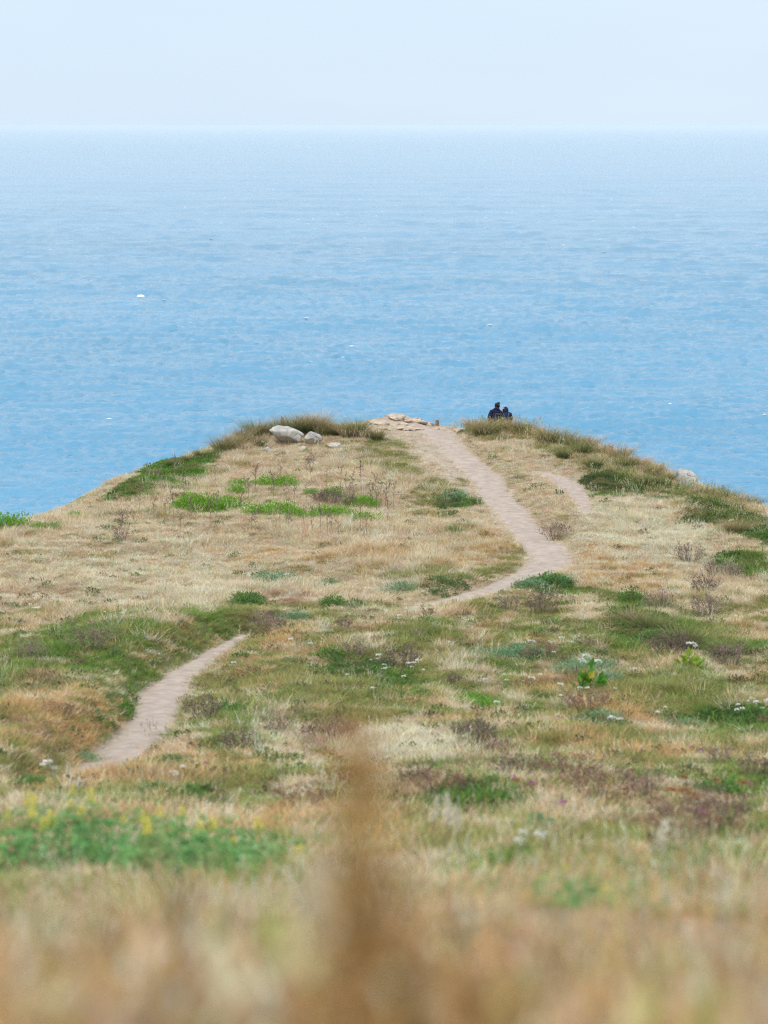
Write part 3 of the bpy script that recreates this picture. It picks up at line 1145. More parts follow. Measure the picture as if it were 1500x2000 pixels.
ROCK = rock_mat('pale granite', (.25, .235, .22), (.62, .60, .555), (.44, .425, .33))
ROCKG = rock_mat('grey granite', (.24, .23, .215), (.56, .535, .50), (.42, .41, .34))
SOILR = rock_mat('baked pale soil', (.30, .22, .16), (.68, .57, .46), (.50, .39, .29))
for (px, py, w, d, h, seed, rz, tilt, mat, sink, lab) in [
    (563, 866, 1.50, 1.0, .74, 3, .1, .14, ROCK, .04, 'largest pale grey boulder, overhanging to the left, in front of the tussocks on the knoll'),
    (613, 868, .72, .66, .54, 8, .9, 0, ROCKG, .02, 'mottled grey boulder tucked against the right end of the largest pale boulder'),
    (524, 884, .36, .32, .26, 12, .3, 0, ROCKG, .04, 'small dark grey stone at the lower left foot of the largest pale boulder'),
    (592, 878, .46, .4, .22, 15, .5, 0, ROCK, .05, 'low pale stone lying directly below the two big boulders'),
    (654, 874, .62, .45, .27, 18, -.25, 0, ROCK, .04, 'white topped stone on its own in the grass, right of the boulder pair'),
    (560, 884, .34, .3, .14, 21, 1.1, 0, ROCKG, .04, 'flat brownish stone between the small dark stone and the low pale stone'),
    (614, 906, .46, .4, .2, 25, .2, 0, SOILR, .06, 'rounded tan stone half buried in grass below the boulder group'),
    (1341, 951, 1.15, .85, .86, 37, -.35, .1, ROCKG, .24, 'big lone lichen grey boulder on the right hand brow above the sea'),
    (1431, 1021, .42, .3, .16, 41, .4, 0, ROCK, .03, 'small pale stone in dark sward at the right, nearest the lone boulder'),
    (1469, 1039, .34, .3, .2, 44, .9, 0, ROCK, .04, 'small white stone among the green tufts at the far right edge'),
]:
    x, y, z = ground_hit(px, py)
    o = link('boulder' if w > .55 else 'stone', rock_mesh('rock', (w, d, h), seed, mat), None, (x, y, z + h * .5 - sink - (.0 if w > .55 else .03)), rz,
             label=lab, category='rock')
    o.rotation_euler.y = tilt
# broken ledges of baked soil at the tip of the headland
for (px, py, w, d, h, seed, lab) in [
    (775, 818, 1.25, .9, .46, 51, 'highest hump of pale broken soil at the tip, beside the head of the path'),
    (737, 826, 1.0, .8, .3, 52, 'low pale soil ledge at the left end of the bare tip, next to the tussocks'),
    (758, 830, .8, .6, .24, 53, 'small pale ledge just below and left of the highest soil hump'),
    (806, 823, 1.1, .8, .32, 54, 'pale soil ledge with a dark undercut, right of the highest soil hump'),
    (832, 830, 1.0, .7, .26, 55, 'flat pale ledge at the right end of the bare tip, left of the path head'),
    (792, 836, 1.0, .7, .2, 56, 'flattest pale slab of soil, nearest the camera on the bare tip'),
    (722, 822, .6, .5, .22, 61, 'small broken soil lump at the far left of the bare tip, touching the grass'),
    (748, 838, .55, .4, .14, 62, 'low crumb of baked soil below the left ledge of the tip'),
    (815, 838, .6, .5, .14, 63, 'thin slab of baked soil between the flattest slab and the path'),
    (784, 828, .5, .4, .2, 64, 'small pale block in front of the highest soil hump'),
    (848, 838, .5, .4, .13, 65, 'little pale slab at the left edge of the path head'),
    (893, 842, .6, .45, .2, 57, 'small pale soil bank under the dark green mat right of the path head'),
]:
    x, y, z = ground_hit(px, py)
    link('soil_ledge', rock_mesh('soil_ledge', (w, d, h), seed, SOILR, 12, 4, .34), None, (x, y, z + h * .02), seed * .7, label=lab, category='rock ledge')

# loose grit and pebbles on the trodden soil
PEB = [proto(rock_mesh('pebble', (.05, .04, .025), 70 + k, SOILR, 5, 1, .2)) for k in range(3)]
x, y, g = wedge_points(30, 99, 60, 0, 61)
k = (g.random(len(x)) < np.clip(bareness(x, y) - .25, 0, 1) * .55) & inside(x, y, 0)
x, y = x[k], y[k]
s_ = .4 + 1.4 * g.random(len(x)) ** 3
scatter('pebbles', PEB, x, y, g.random(len(x)) * 6.3, np.column_stack([s_] * 3), g.integers(0, 3, len(x)), np.ones((len(x), 3)), SOILR, .2, Z(x, y) + .02)

# ------------------------------------------------------------------ wooden stumps of an old fence
WOOD = plain_mat('weathered wood', (.22, .17, .13), .9, .3, 14, .5)


def post_mesh(h, w, seed):
    g = np.random.default_rng(seed)
    bm = bmesh.new()
    bmesh.ops.create_cube(bm, size=1)
    for v in bm.verts:
        v.co.x *= w
        v.co.y *= w * .8
        v.co.z = (v.co.z + .5) * (h + .15) - .15
        if v.co.z > 0:
            v.co.x *= .85
            v.co.z += g.normal(0, .03)
    bmesh.ops.subdivide_edges(bm, edges=bm.edges[:], cuts=2, use_grid_fill=True)
    for v in bm.verts:
        v.co += Vector(g.normal(0, .006, 3))
    bmesh.ops.bevel(bm, geom=bm.edges[:], offset=.008, segments=1, affect='EDGES')
    me = bpy.data.meshes.new('wooden_post')
    bm.to_mesh(me)
    bm.free()
    me.materials.append(WOOD)
    return me


put('wooden_post', 'short dark wooden stump standing on the right hand brow between tussocks', 'post', 1193, 890, post_mesh(.36, .13, 1), rz=.3)
put('wooden_post', 'tiny reddish wooden peg at the head of the path on the tip', 'post', 854, 826, post_mesh(.24, .12, 2), rz=.8)
put('wooden_post', 'top of a brown wooden post showing among the left hand tussocks', 'post', 552, 832, post_mesh(.34, .12, 3), rz=.1)

# ------------------------------------------------------------------ tussocks along the brow
TM = [leaf_mat('tussock green', (.13, .165, .05), trans=.25, tip=(.50, .38, .21), vary=.3),
      leaf_mat('tussock dark green', (.085, .135, .04), trans=.25, tip=(.30, .29, .11), vary=.3),
      leaf_mat('tussock straw', (.26, .225, .10), trans=.25, tip=(.68, .50, .31), vary=.3)]
TUS = []
for m_ in range(3):
    for k in range(2):
        v_, f_, t_ = blades(460, .66, .5, .17, .85, .012, 4, .45, 300 + 10 * m_ + k)
        TUS.append(mesh_from('tussock', v_, f_, [TM[m_]], t_))
GT = 'grass tussocks along the brow of the headland'
for (px, py, s, kind, lab) in [
    (436, 880, 1.05, 0, 'lone round olive tussock at the top of the green left shoulder'),
    (392, 892, .6, 1, 'small scruffy tussock below the lone olive tussock, highest on the green left shoulder'),
    (366, 898, .45, 0, 'small spiky tuft on the skyline of the green left shoulder, second down'),
    (336, 908, .5, 1, 'small dark tuft on the skyline of the green left shoulder, third down'),
    (300, 926, .45, 0, 'small olive tuft on the skyline of the green left shoulder, fourth down'),
    (262, 945, .45, 1, 'dark tuft on the skyline near the foot of the green left shoulder'),
    (232, 956, .4, 0, 'smallest tuft at the foot of the green left shoulder'),
    (455, 876, .9, 1, 'dark tussock filling the gap below the straw tipped one on the left brow'),
    (462, 866, .85, 2, 'straw tipped tussock just right of the lone olive shoulder tussock'),
    (420, 888, .6, 1, 'small dark tussock at the lower left of the lone olive shoulder tussock'),
    (478, 856, .9, 0, 'olive tussock where the left skyline flattens'),
    (500, 850, 1.1, 1, 'dark green tussock left of the post top on the skyline'),
    (522, 846, .9, 2, 'straw coloured tussock in front of the post top'),
    (505, 868, .8, 0, 'olive tussock low on the left of the largest pale boulder'),
    (480, 880, .7, 2, 'dry straw tussock lowest on the slope left of the boulders'),
    (548, 846, .95, 1, 'dark tussock directly behind the left end of the largest boulder'),
    (570, 842, 1.15, 0, 'tall brown tipped tussock behind the middle of the largest boulder'),
    (597, 842, 1.1, 1, 'deep green tussock behind the right end of the largest boulder'),
    (618, 841, 1.3, 2, 'tallest feathery tussock on the left skyline, above the mottled boulder'),
    (638, 848, .95, 0, 'olive tussock immediately right of the tallest feathery tussock'),
    (657, 848, .9, 1, 'dark green tussock of the twin pair between boulders and bare tip, left one'),
    (679, 850, .8, 2, 'yellowish tussock in the gap of the twin dark pair'),
    (697, 848, 1.1, 1, 'dark green tussock of the twin pair between boulders and bare tip, right one'),
    (735, 856, .85, 0, 'low leaning tussock at the lower left corner of the bare tip'),
    (713, 852, .6, 2, 'small dry tussock wedged between the low leaning tussock and the twin pair'),
    (925, 838, .95, 2, 'brown tussock on the brow at the left of the seated pair'),
    (944, 848, 1.15, 0, 'big olive tussock in front of the brow, lower left of the seated pair'),
    (962, 842, .9, 1, 'dark tussock just below the seated person with dark hair'),
    (984, 838, .8, 2, 'brown tipped tussock hiding the lap of the seated pair'),
    (1005, 842, .95, 0, 'green tussock below the hooded person on the right'),
    (1026, 842, .8, 1, 'small dark tussock a little right of the hooded person'),
    (1046, 848, .8, 2, 'straw tussock between the seated pair and the big round brow tussock'),
    (1071, 864, 1.25, 0, 'big round brown tipped tussock midway down the right brow'),
    (1098, 868, 1.1, 1, 'green spreading tussock touching the big round brow tussock'),
    (1122, 872, 1.0, 0, 'olive tussock next down the right brow after the spreading green one'),
    (1100, 892, .8, 1, 'small dark upright tussock alone on the bare slope below the right brow'),
    (1138, 884, 1.0, 1, 'bright green based tussock above the end of the side path'),
    (1150, 872, .9, 2, 'orange tipped tussock on the skyline left of the wooden stump'),
    (1172, 884, .9, 2, 'dry tussock touching the left side of the wooden stump'),
    (1161, 912, .85, 1, 'dark squat tussock below the wooden stump, over the side path'),
    (1212, 894, 1.0, 2, 'orange brown tussock touching the right side of the wooden stump'),
    (1226, 910, .9, 0, 'olive tussock below the orange brown one by the stump'),
    (1252, 912, .85, 2, 'pale dry tussock on the skyline halfway from the stump to the lone boulder'),
    (1275, 926, .9, 0, 'greenish tussock on the skyline nearer the lone boulder'),
    (1302, 936, .8, 2, 'reddish dry tussock leaning on the left of the lone boulder'),
    (1276, 945, .7, 1, 'dark tuft on the slope below the greenish skyline tussock'),
    (1386, 968, .8, 2, 'reddish tussock on the skyline just right of the lone boulder'),
    (1418, 976, .9, 1, 'dark tussock on the right skyline, second after the lone boulder'),
    (1446, 986, .85, 0, 'olive tussock on the right skyline, third after the lone boulder'),
    (1470, 988, .75, 1, 'dark small tussock on the skyline by the right picture edge'),
    (1440, 1040, .9, 0, 'olive tussock beside the small white stones at the right edge'),
    (1268, 1232, 1.15, 1, 'lush green arching tussock in the meadow right of the path bend'),
    (1336, 1262, 1.25, 1, 'largest lush green arching tussock in the right meadow'),
    (1232, 1215, .9, 0, 'olive arching tussock left of the lush green pair in the right meadow'),
    (1412, 1278, .9, 1, 'dark green tussock in the right meadow beside the pink flowered shrub'),
]:
    me = TUS[kind * 2 + int(px) % 2]
    put('tussock', lab, 'grass tussock', px, py + 4, me, s * (1.12 if py < 1050 else 1.05), group=GT if py < 1050 else 'lush tussocks in the right meadow', sz=s * ((1.3 if px < 750 else 1.15) if py < 1050 else .85))

# ------------------------------------------------------------------ bright green mounds on the dry dome
BR = leaf_mat('fresh green leaves', (.19, .42, .035), trans=.35, vary=.3)
DK = leaf_mat('dark green leaves', (.13, .28, .065), trans=.3, vary=.35)
BL = leaf_mat('bluish green leaves', (.20, .37, .20), trans=.3, vary=.3)
MG = leaf_mat('mid green leaves', (.145, .27, .06), trans=.3, vary=.3)
STEM = leaf_mat('dry stems', (.30, .22, .15), trans=.1, vary=.3)


def mound(name, n, rx, ry, h, leaf, seed, mats, dry=0.0, up=.4, aspect=.5):
    C, N = dome_points(n, rx, ry, h, seed, .45, .35)
    v, f = leaves(C, N + [0, 0, up * .5], leaf, aspect, seed + 1, .55)
    g = np.random.default_rng(seed)
    parts = [(v, f, None, 0)]
    st = []
    for k in range(10):
        a = g.random() * 6.28
        r = g.random() * .8
        st.append(tube([(0, 0, -.03), (math.cos(a) * rx * r * .5, math.sin(a) * ry * r * .5, h * .5),
                        (math.cos(a) * rx * r, math.sin(a) * ry * r, h * .85)], .008, .004))
    for a_, b_ in st:
        parts.append((a_, b_, None, 1))
    V, F, T, M = merge(*parts)
    return mesh_from(name, V, F, mats + [STEM], midx=M)


BUSH = [mound('green_bush', 1300, .5, .42, .24, .042, 400 + k, [BR]) for k in range(4)]
GB = 'bright green cushions on the dry dome'
for (px, py, s, lab) in [
    (372, 990, 1.25, 'left end of the widest bright green cushion on the dry dome'),
    (406, 996, 1.5, 'middle and thickest hump of the widest bright green cushion'),
    (447, 992, 1.1, 'right tail of the widest bright green cushion on the dry dome'),
    (462, 960, .75, 'thin green cushion with dry stalks, above the tail of the widest cushion'),
    (466, 946, .7, 'uppermost faint green cushion on the left of the dome'),
    (519, 946, .9, 'olive green cushion left of the brightest round one, high on the dome'),
    (556, 945, .95, 'round brightest cushion highest on the middle of the dome'),
    (607, 962, .5, 'small cushion by itself between the upper and lower rows'),
    (508, 1002, 1.0, 'left half of the middle lower cushion pair'),
    (548, 1000, 1.05, 'hump of the middle lower cushion pair with dry stems through it'),
    (570, 1006, .85, 'darker right corner of the middle lower cushion pair'),
    (650, 967, .8, 'green cushion growing out of the dark dead brush, on top'),
    (708, 985, 1.05, 'tall rounded cushion at the right of the dark dead brush'),
    (637, 1008, 1.1, 'broad low cushion below the dark dead brush, left part'),
    (663, 1006, .95, 'broad low cushion below the dark dead brush, right part'),
    (711, 1017, .9, 'rightmost flat cushion of the lower row on the dome'),
    (15, 1030, 1.3, 'bright cushion on the skyline at the left picture edge'),
    (78, 1034, .7, 'little yellowish cushion on the left skyline next to the edge cushion'),
    (150, 1008, .55, 'small isolated cushion near the left skyline'),
]:
    put('green_bush', lab, 'bush', px, py + 3, BUSH[int(px) % 4], s * 1.22, group=GB, sz=s * 1.35)

# leafy weeds in the meadow
WEED = {'d': [mound('weed', 900, .34, .3, .2, .045, 430 + k, [DK]) for k in range(2)],
        'b': [mound('weed', 900, .42, .36, .2, .048, 440 + k, [BL], aspect=.28) for k in range(2)],
        'm': [mound('weed', 900, .36, .3, .2, .042, 450 + k, [MG]) for k in range(2)]}
for (px, py, s, kind, lab) in [
    (1040, 1150, 1.1, 'b', 'blue green weed below the path at its lower right bend, left patch'),
    (1076, 1146, 1.3, 'd', 'dark green weed below the path at its lower right bend, right patch'),
    (1095, 1140, .9, 'b', 'grey green weed at the right tip of the patch below the path bend'),
    (478, 1182, 1.0, 'd', 'small dark green weed alone on the slope above the head of the lower path'),
    (537, 1140, 1.3, 'b', 'tall grey green thistle clump on the open dry slope left of centre'),
    (650, 1184, .9, 'd', 'dark leafy weed between the two stretches of path'),
    (570, 1212, .9, 'b', 'pale green weed right of the upper end of the lower path'),
    (783, 1155, 1.0, 'b', 'blue green weed beyond the thin end of the upper path'),
    (645, 1142, .7, 'b', 'faint green weed on the dry slope right of the thistle clump'),
    (890, 975, 1.1, 'b', 'grey green weed patch left of the path below the tip'),
    (925, 985, .8, 'm', 'mid green weed patch next to the left edge of the path'),
    (885, 1040, .7, 'm', 'small weed on the dome between green cushions and path'),
    (645, 1285, .9, 'm', 'bright weed with rounded leaves in mid meadow, left of the dead thistle'),
    (1025, 1290, 1.3, 'b', 'blue green feathery bush in the meadow with white flowers about it'),
    (990, 1285, .9, 'b', 'smaller blue green tuft joined to the left of the feathery bush'),
    (940, 1288, .9, 'b', 'thin blue green upright tuft farther left in the mid meadow'),
    (1125, 1318, 1.2, 'b', 'blue green feathery bush left of the big leaved flowering plant'),
    (1162, 1312, 1.2, 'b', 'blue green feathery bush behind the big leaved flowering plant'),
    (1190, 1330, .8, 'b', 'low blue green spray right of the big leaved flowering plant'),
    (1235, 1172, 1.0, 'm', 'bright green weed in the right meadow, uppermost of its strip'),
    (1280, 1252, 1.0, 'd', 'dark glossy weed under the lush tussocks in the right meadow'),
    (1180, 1412, 1.1, 'b', 'pale bluish weed in the lower right meadow, lying flat'),
    (1340, 1425, 1.0, 'b', 'flat pale green weed in the lower right meadow, farther right'),
    (1480, 1404, 1.1, 'd', 'dark green weed at the right edge of the lower meadow'),
    (1405, 1558, 1.2, 'd', 'dark green weed near the right edge below the purple flowers'),
    (895, 1588, 1.1, 'm', 'green weed in the lower meadow, left of two'),
    (965, 1590, 1.2, 'm', 'green weed in the lower meadow, right of two'),
    (300, 1552, .8, 'm', 'little green weed below the lower path'),
    (378, 1562, .8, 'd', 'dark green rosette right of the little weed below the lower path'),
    (445, 1395, .8, 'd', 'green rosette under the dark dead shrub by the lower path'),
    (165, 1490, .8, 'b', 'grey green herb on the left verge of the lower path'),
    (60, 1545, .9, 'd', 'dark weed at the left edge below the lower path'),
    (30, 1605, .8, 'b', 'bluish tuft at the left edge above the yellow lupins'),
    (1020, 1695, .9, 'm', 'green weed with white flowers above the lower right lupins'),
]:
    put('weed', lab, 'plant', px, py, WEED[kind][int(px) % 2], s * (1.2 if py < 1400 else .9), group='leafy weeds in the meadow')

# ------------------------------------------------------------------ dead thistles and heather-like shrubs
def dead_shrub(name, n, h, r, seed, mats, tuft=.03, ntuft=5):
    g = np.random.default_rng(seed)
    parts = []
    C, D = [], []
    for k in range(n):
        a = g.random() * 6.28
        rr = r * math.sqrt(g.random())
        hh = h * (.55 + .45 * g.random()) * (1 - .35 * (rr / r) ** 2)
        b = np.array([math.cos(a), math.sin(a), 0])
        p0 = b * rr * .35 + [0, 0, -.03]
        p1 = b * rr * .7 + [g.normal(0, .03), g.normal(0, .03), hh * .55]
        p2 = b * rr * 1.1 + [g.normal(0, .05), g.normal(0, .05), hh]
        parts.append(tube([p0, p1, p2], .006, .003) + (None, 0))
        for q in range(ntuft):
            t = .35 + .65 * g.random()
            base = p1 + (p2 - p1) * (t - .35) / .65 if t > .35 else p0
            dv = g.normal(0, 1, 3)
            dv[2] = abs(dv[2]) + .3
            dv /= np.linalg.norm(dv)
            e = base + dv * h * .22 * g.random()
            if q < 3:
                parts.append(tube([base, e], .004, .002) + (None, 0))
            for _ in range(4):
                C.append(e + g.normal(0, tuft * .5, 3))
                D.append(dv)
    v, f = leaves(np.array(C), np.array(D), tuft, .55, seed + 5, .9)
    parts.append((v, f, None, 1))
    V, F, T, M = merge(*parts)
    return mesh_from(name, V, F, mats, midx=M)


DST = leaf_mat('grey brown stems', (.24, .185, .15), trans=.05, vary=.3)
DSH = leaf_mat('grey brown seed heads', (.30, .225, .19), trans=.15, vary=.4)
DSD = leaf_mat('dark purple brown seed heads', (.155, .105, .095), trans=.1, vary=.4)
DSR = leaf_mat('rust brown seed heads', (.30, .165, .11), trans=.15, vary=.4)
DSHRUB = {'g': [dead_shrub('dead_shrub', 34, .5, .42, 500 + k, [DST, DSH]) for k in range(2)],
          'd': [dead_shrub('dead_shrub', 38, .5, .42, 510 + k, [DST, DSD]) for k in range(2)],
          'r': [dead_shrub('dead_shrub', 40, .55, .5, 520 + k, [DST, DSR]) for k in range(2)]}
for (px, py, s, kind, lab) in [
    (180, 1270, 1.15, 'g', 'grey dead thistle on the green bank left of the lower path'),
    (400, 1405, 1.2, 'd', 'dark dead shrub on the right edge of the lower path'),
    (465, 1468, 1.0, 'd', 'narrow dark dead shrub below the one on the path edge'),
    (520, 1236, .95, 'g', 'grey green dead shrub at the upper end of the lower path'),
    (790, 1308, 1.0, 'd', 'dark spiky dead thistle with white flowers at its foot in mid meadow'),
    (688, 1285, .7, 'g', 'small greyish dead shrub left of the spiky thistle in mid meadow'),
    (672, 1226, .5, 'd', 'tiny blackish dead shrub in the grass between the two stretches of path'),
    (885, 1340, .5, 'd', 'tiny dark dead shrub of two, below and right of the spiky thistle'),
    (928, 1455, 1.2, 'd', 'broad purple brown dead shrub in the lower middle, right of the pale straw'),
    (905, 1440, .8, 'g', 'grey flank of dead stems touching the broad purple brown shrub'),
    (975, 1480, .8, 'd', 'dark dead stems trailing from the broad purple brown shrub'),
    (640, 1450, 1.25, 'r', 'rust brown dock clump left of the pale straw, lower middle'),
    (672, 1448, 1.0, 'r', 'smaller rust brown dock clump beside the first'),
    (540, 1430, 1.0, 'g', 'greyish seed heads left of the rust brown docks'),
    (590, 1590, .9, 'r', 'brown dead shrub in the lower middle, leaning by itself'),
    (820, 1545, 1.0, 'd', 'dark dead shrub below the rust docks, right of the brown blur'),
    (860, 1560, 1.0, 'r', 'reddish dead shrub next to the dark one right of the brown blur'),
    (1000, 1530, 1.1, 'd', 'purple brown dead shrub, left end of the lower right brown band'),
    (1110, 1530, 1.1, 'r', 'reddish dead shrub in the middle of the lower right brown band'),
    (1180, 1570, 1.2, 'r', 'wide reddish dead shrub low in the brown band'),
    (1260, 1560, 1.0, 'g', 'grey dead shrub at the right end of the brown band'),
    (1390, 1620, 1.1, 'd', 'dark dead shrub near the right edge with brown flat heads about it'),
    (1330, 1650, 1.2, 'r', 'low reddish dead shrub below the brown flat heads'),
    (1480, 1520, .9, 'd', 'grey purple dead shrub at the right edge by the purple flowers'),
    (1410, 1495, .8, 'g', 'grey dead stems left of the purple flowers at the right'),
    (1345, 1100, 1.1, 'g', 'grey brown dead shrub alone on the pale dry slope at the right'),
    (1400, 1128, .9, 'g', 'second grey dead shrub on the dry slope, below and right'),
    (1430, 1130, .8, 'g', 'third grey dead shrub at the right below the green sward'),
    (1378, 1158, .9, 'd', 'dark dead shrub in line below the grey ones at the right'),
    (1375, 1206, 1.1, 'g', 'broad grey dead shrub at the right, above the lush tussocks'),
    (1310, 1285, 1.1, 'd', 'dark dead shrub left of the small white flowered umbel plant'),
    (1290, 1190, 1.0, 'g', 'brownish dead shrub beside the bright green weed strip'),
    (1062, 1198, 1.0, 'd', 'dark dead shrub in the meadow below the path bend'),
    (1000, 1195, .8, 'g', 'grey dead shrub left of the one below the path bend'),
    (1052, 1290, .8, 'r', 'reddish dead stems at the right of the feathery bush'),
    (1085, 1055, 1.1, 'g', 'dry bushy clump standing in the crook of the path bend'),
    (645, 985, 1.0, 'd', 'dark dead brush among the green cushions on the dome'),
    (626, 980, .7, 'd', 'left twigs of the dark dead brush on the dome'),
    (675, 988, .9, 'g', 'grey twigs between the dark dead brush and the tall cushion'),
    (1430, 1300, 1.0, 'g', 'greyish shrub with pinkish tips at the right of the lush tussocks'),
    (1150, 1395, .9, 'r', 'rusty dead stems below the big leaved flowering plant'),
    (120, 1405, .8, 'd', 'dark dead stems in the orange grass left of the lower path'),
    (60, 1290, .8, 'g', 'grey dead stems on the bank near the left edge'),
    (240, 1055, .7, 'g', 'dark dry tuft alone on the left of the dry dome'),
    (605, 905, .5, 'd', 'dark little tuft by the half buried tan stone'),
]:
    put('dead_shrub', lab, 'dead shrub', px, py, DSHRUB[kind][int(px) % 2], s * (1.12 if py < 1400 else .78), group='dead shrubs in the grass')

# dry upright stalks on the dome
def stalk_mesh(seed, h):
    g = np.random.default_rng(seed)
    parts = []
    top = np.array([g.normal(0, .05), g.normal(0, .05), h])
    P = [np.array([0, 0, -.03]), top * .5 + g.normal(0, .02, 3), top]
    parts.append(tube(P, .008, .004) + (None, 0))
    C, D = [], []
    for k in range(7):
        t = .35 + .6 * g.random()
        b = P[1] + (top - P[1]) * (t - .35) / .65
        d = g.normal(0, .5, 3)
        d[2] = 1.0
        d /= np.linalg.norm(d)
        e = b + d * h * .25
        parts.append(tube([b, e], .005, .003) + (None, 0))
        for q in range(4):
            C.append(b + (e - b) * (.4 + .6 * g.random()))
            D.append(d)
    v, f = leaves(np.array(C), np.array(D), .05, .45, seed, .5)
    parts.append((v, f, None, 1))
    V, F, T, M = merge(*parts)
    return mesh_from('dry_stalk', V, F, [DST, DSH], midx=M)


STK = [stalk_mesh(600 + k, .5 + .08 * k) for k in range(4)]
g = np.random.default_rng(66)
spots = [(235, 1040), (250, 1030), (262, 1042), (340, 1020), (352, 1034), (300, 1010), (410, 1030), (422, 1015), (600, 930), (610, 925), (703, 945), (705, 960),
         (690, 965), (682, 970), (676, 962), (735, 975), (745, 980), (752, 990), (728, 985), (740, 992), (720, 968), (530, 965), (534, 975), (487, 985), (560, 978), (575, 985),
         (760, 985), (768, 995), (595, 1030), (565, 1035), (625, 1045), (640, 1040), (410, 1000), (470, 1005), (500, 960), (665, 958), (690, 988), (545, 1020)]
for _ in range(34):
    spots.append((g.uniform(230, 800), g.uniform(925, 1060)))
for i, (px, py) in enumerate(spots):
    if bareness(*[np.array([v]) for v in ground_hit(px, py)[:2]])[0] > .3:
        continue
    put('dry_stalk', 'thin leafless brown stalk standing upright in the dry grass of the dome', 'dry stalk', px, py, STK[i % 4], .75 + .5 * random.random(),
        group='dry stalks on the dome')

# ------------------------------------------------------------------ flowers
WHITE = leaf_mat('white petals', (.82, .82, .76), trans=.3, vary=.12)
PINK = leaf_mat('magenta petals', (.52, .10, .42), trans=.3, vary=.25)
YEL = leaf_mat('yellow petals', (.82, .74, .16), trans=.35, vary=.2)
RUST = leaf_mat('rusty seed umbels', (.36, .20, .085), trans=.2, vary=.3)
CREAM = leaf_mat('cream plumes', (.78, .72, .58), trans=.3, vary=.15)


def umbel(z, R_, n, seed, mat, flat=.25):
    g = np.random.default_rng(seed)
    a = g.random(n) * 6.28
    r = np.sqrt(g.random(n)) * R_
    C = np.stack([r * np.cos(a), r * np.sin(a), z + R_ * flat * (1 - (r / R_) ** 2)], -1)
    D = np.stack([np.cos(a) * .6, np.sin(a) * .6, np.full(n, .6)], -1)
    v, f = leaves(C, D, R_ * .55, .8, seed, .5)
    return mesh_from('flower_head', v, f, [mat])


def stem_leaves(h, n, seed, mat, size=.05):
    g = np.random.default_rng(seed)
    v0, f0 = tube([(0, 0, -.03), (.01, 0, h * .5), (0, .005, h)], .004, .003)
    C = np.stack([g.normal(0, .02, n), g.normal(0, .02, n), g.random(n) * h * .6], -1)
    D = g.normal(0, 1, (n, 3))
    D[:, 2] = .4
    v, f = leaves(C, D, size, .3, seed, .3)
    V, F, T, M = merge((v0, f0), (v, f))
    return mesh_from('stem', V, F, [mat])


def small_flower(name, variants, label, cat, group):
    """the first one built, later ones copied with their parts"""
    def place(px, py, s, i, lab=None):
        x, y, z = ground_hit(px, py)
        r = link(name, None, None, (x, y, z), random.random() * 6.28, s, label=lab or label, category=cat, group=group)
        st, hd = variants[i % len(variants)]
        link('stem', st, r)
        link('flower_head', hd, r)
    return place


YAR = [(stem_leaves(.24, 8, 700 + k, MG), umbel(.235, .030 + .009 * k, 30, 710 + k, WHITE)) for k in range(3)]
yar = small_flower('white_wildflower', YAR, 'small white flat topped wildflower scattered in the meadow grass', 'wildflower', 'white wildflowers in the meadow')
g = np.random.default_rng(70)
i = 0
for (cx, cy, rx, ry, n) in [(765, 1320, 42, 14, 11), (815, 1332, 46, 16, 9), (972, 1348, 30, 10, 5), (1148, 1372, 60, 16, 9), (1050, 1285, 40, 14, 5), (1095, 1272, 25, 12, 5),
                            (1420, 1400, 60, 14, 8), (1490, 1408, 14, 6, 4), (1215, 1440, 40, 14, 4), (55, 1202, 60, 18, 9), (250, 1222, 50, 10, 6), (335, 1538, 24, 8, 4),
                            (105, 1538, 24, 10, 4), (1020, 1688, 34, 10, 6), (590, 1282, 24, 10, 3), (1265, 1325, 30, 8, 3), (1045, 1350, 24, 10, 4), (690, 1352, 60, 20, 3),
                            (1440, 1240, 40, 30, 2), (790, 1232, 12, 5, 3), (960, 1420, 60, 30, 3), (1330, 1400, 60, 20, 3), (440, 1310, 20, 10, 1), (860, 1265, 30, 10, 2)]:
    for _ in range(max(1, int(n * .75))):
        yar(cx + g.uniform(-1, 1) * rx, cy + g.uniform(-1, 1) * ry, .8 + .5 * g.random(), i)
        i += 1
THI = [(stem_leaves(.3, 12, 720 + k, MG), umbel(.3, .035, 26, 730 + k, PINK, .8)) for k in range(2)]
thi = small_flower('purple_thistle', THI, '', 'wildflower', 'purple thistle flowers')
for k, (px, py, lab) in enumerate([(1350, 1502, 'purple thistle flower in the right meadow, left one of the close pair'),
                                   (1369, 1509, 'purple thistle flower in the right meadow, right one of the close pair'),
                                   (1002, 1568, 'magenta thistle flower beside the green weeds in the lower meadow'),
                                   (1040, 1585, 'magenta thistle flower a step right of the green weeds'),
                                   (1098, 1633, 'magenta thistle flower low in the brown band'),
                                   (1225, 1218, 'pinkish thistle flower beside the bright green weed strip'),
                                   (1232, 1232, 'pinkish thistle flower just above the lush tussocks'),
                                   (402, 1540, 'pink thistle flower right of the dark rosette below the lower path'),
                                   (80, 1322, 'purplish thistle flower on the bank at the left edge'),
                                   (1466, 1585, 'magenta thistle flower by the right picture edge'),
                                   (1372, 1650, 'purple thistle flower under the dark dead shrub at lower right'),
                                   (527, 1222, 'pink flower on the grey green shrub by the lower path')]):
    thi(px, py, 1.0, k, lab)
RUS = [(stem_leaves(.42, 6, 740 + k, STEM, .06), umbel(.42, .055, 50, 750 + k, RUST, .3)) for k in range(2)]
rus = small_flower('dried_umbel', RUS, '', 'dried flower', 'rusty dried umbels at the lower right')
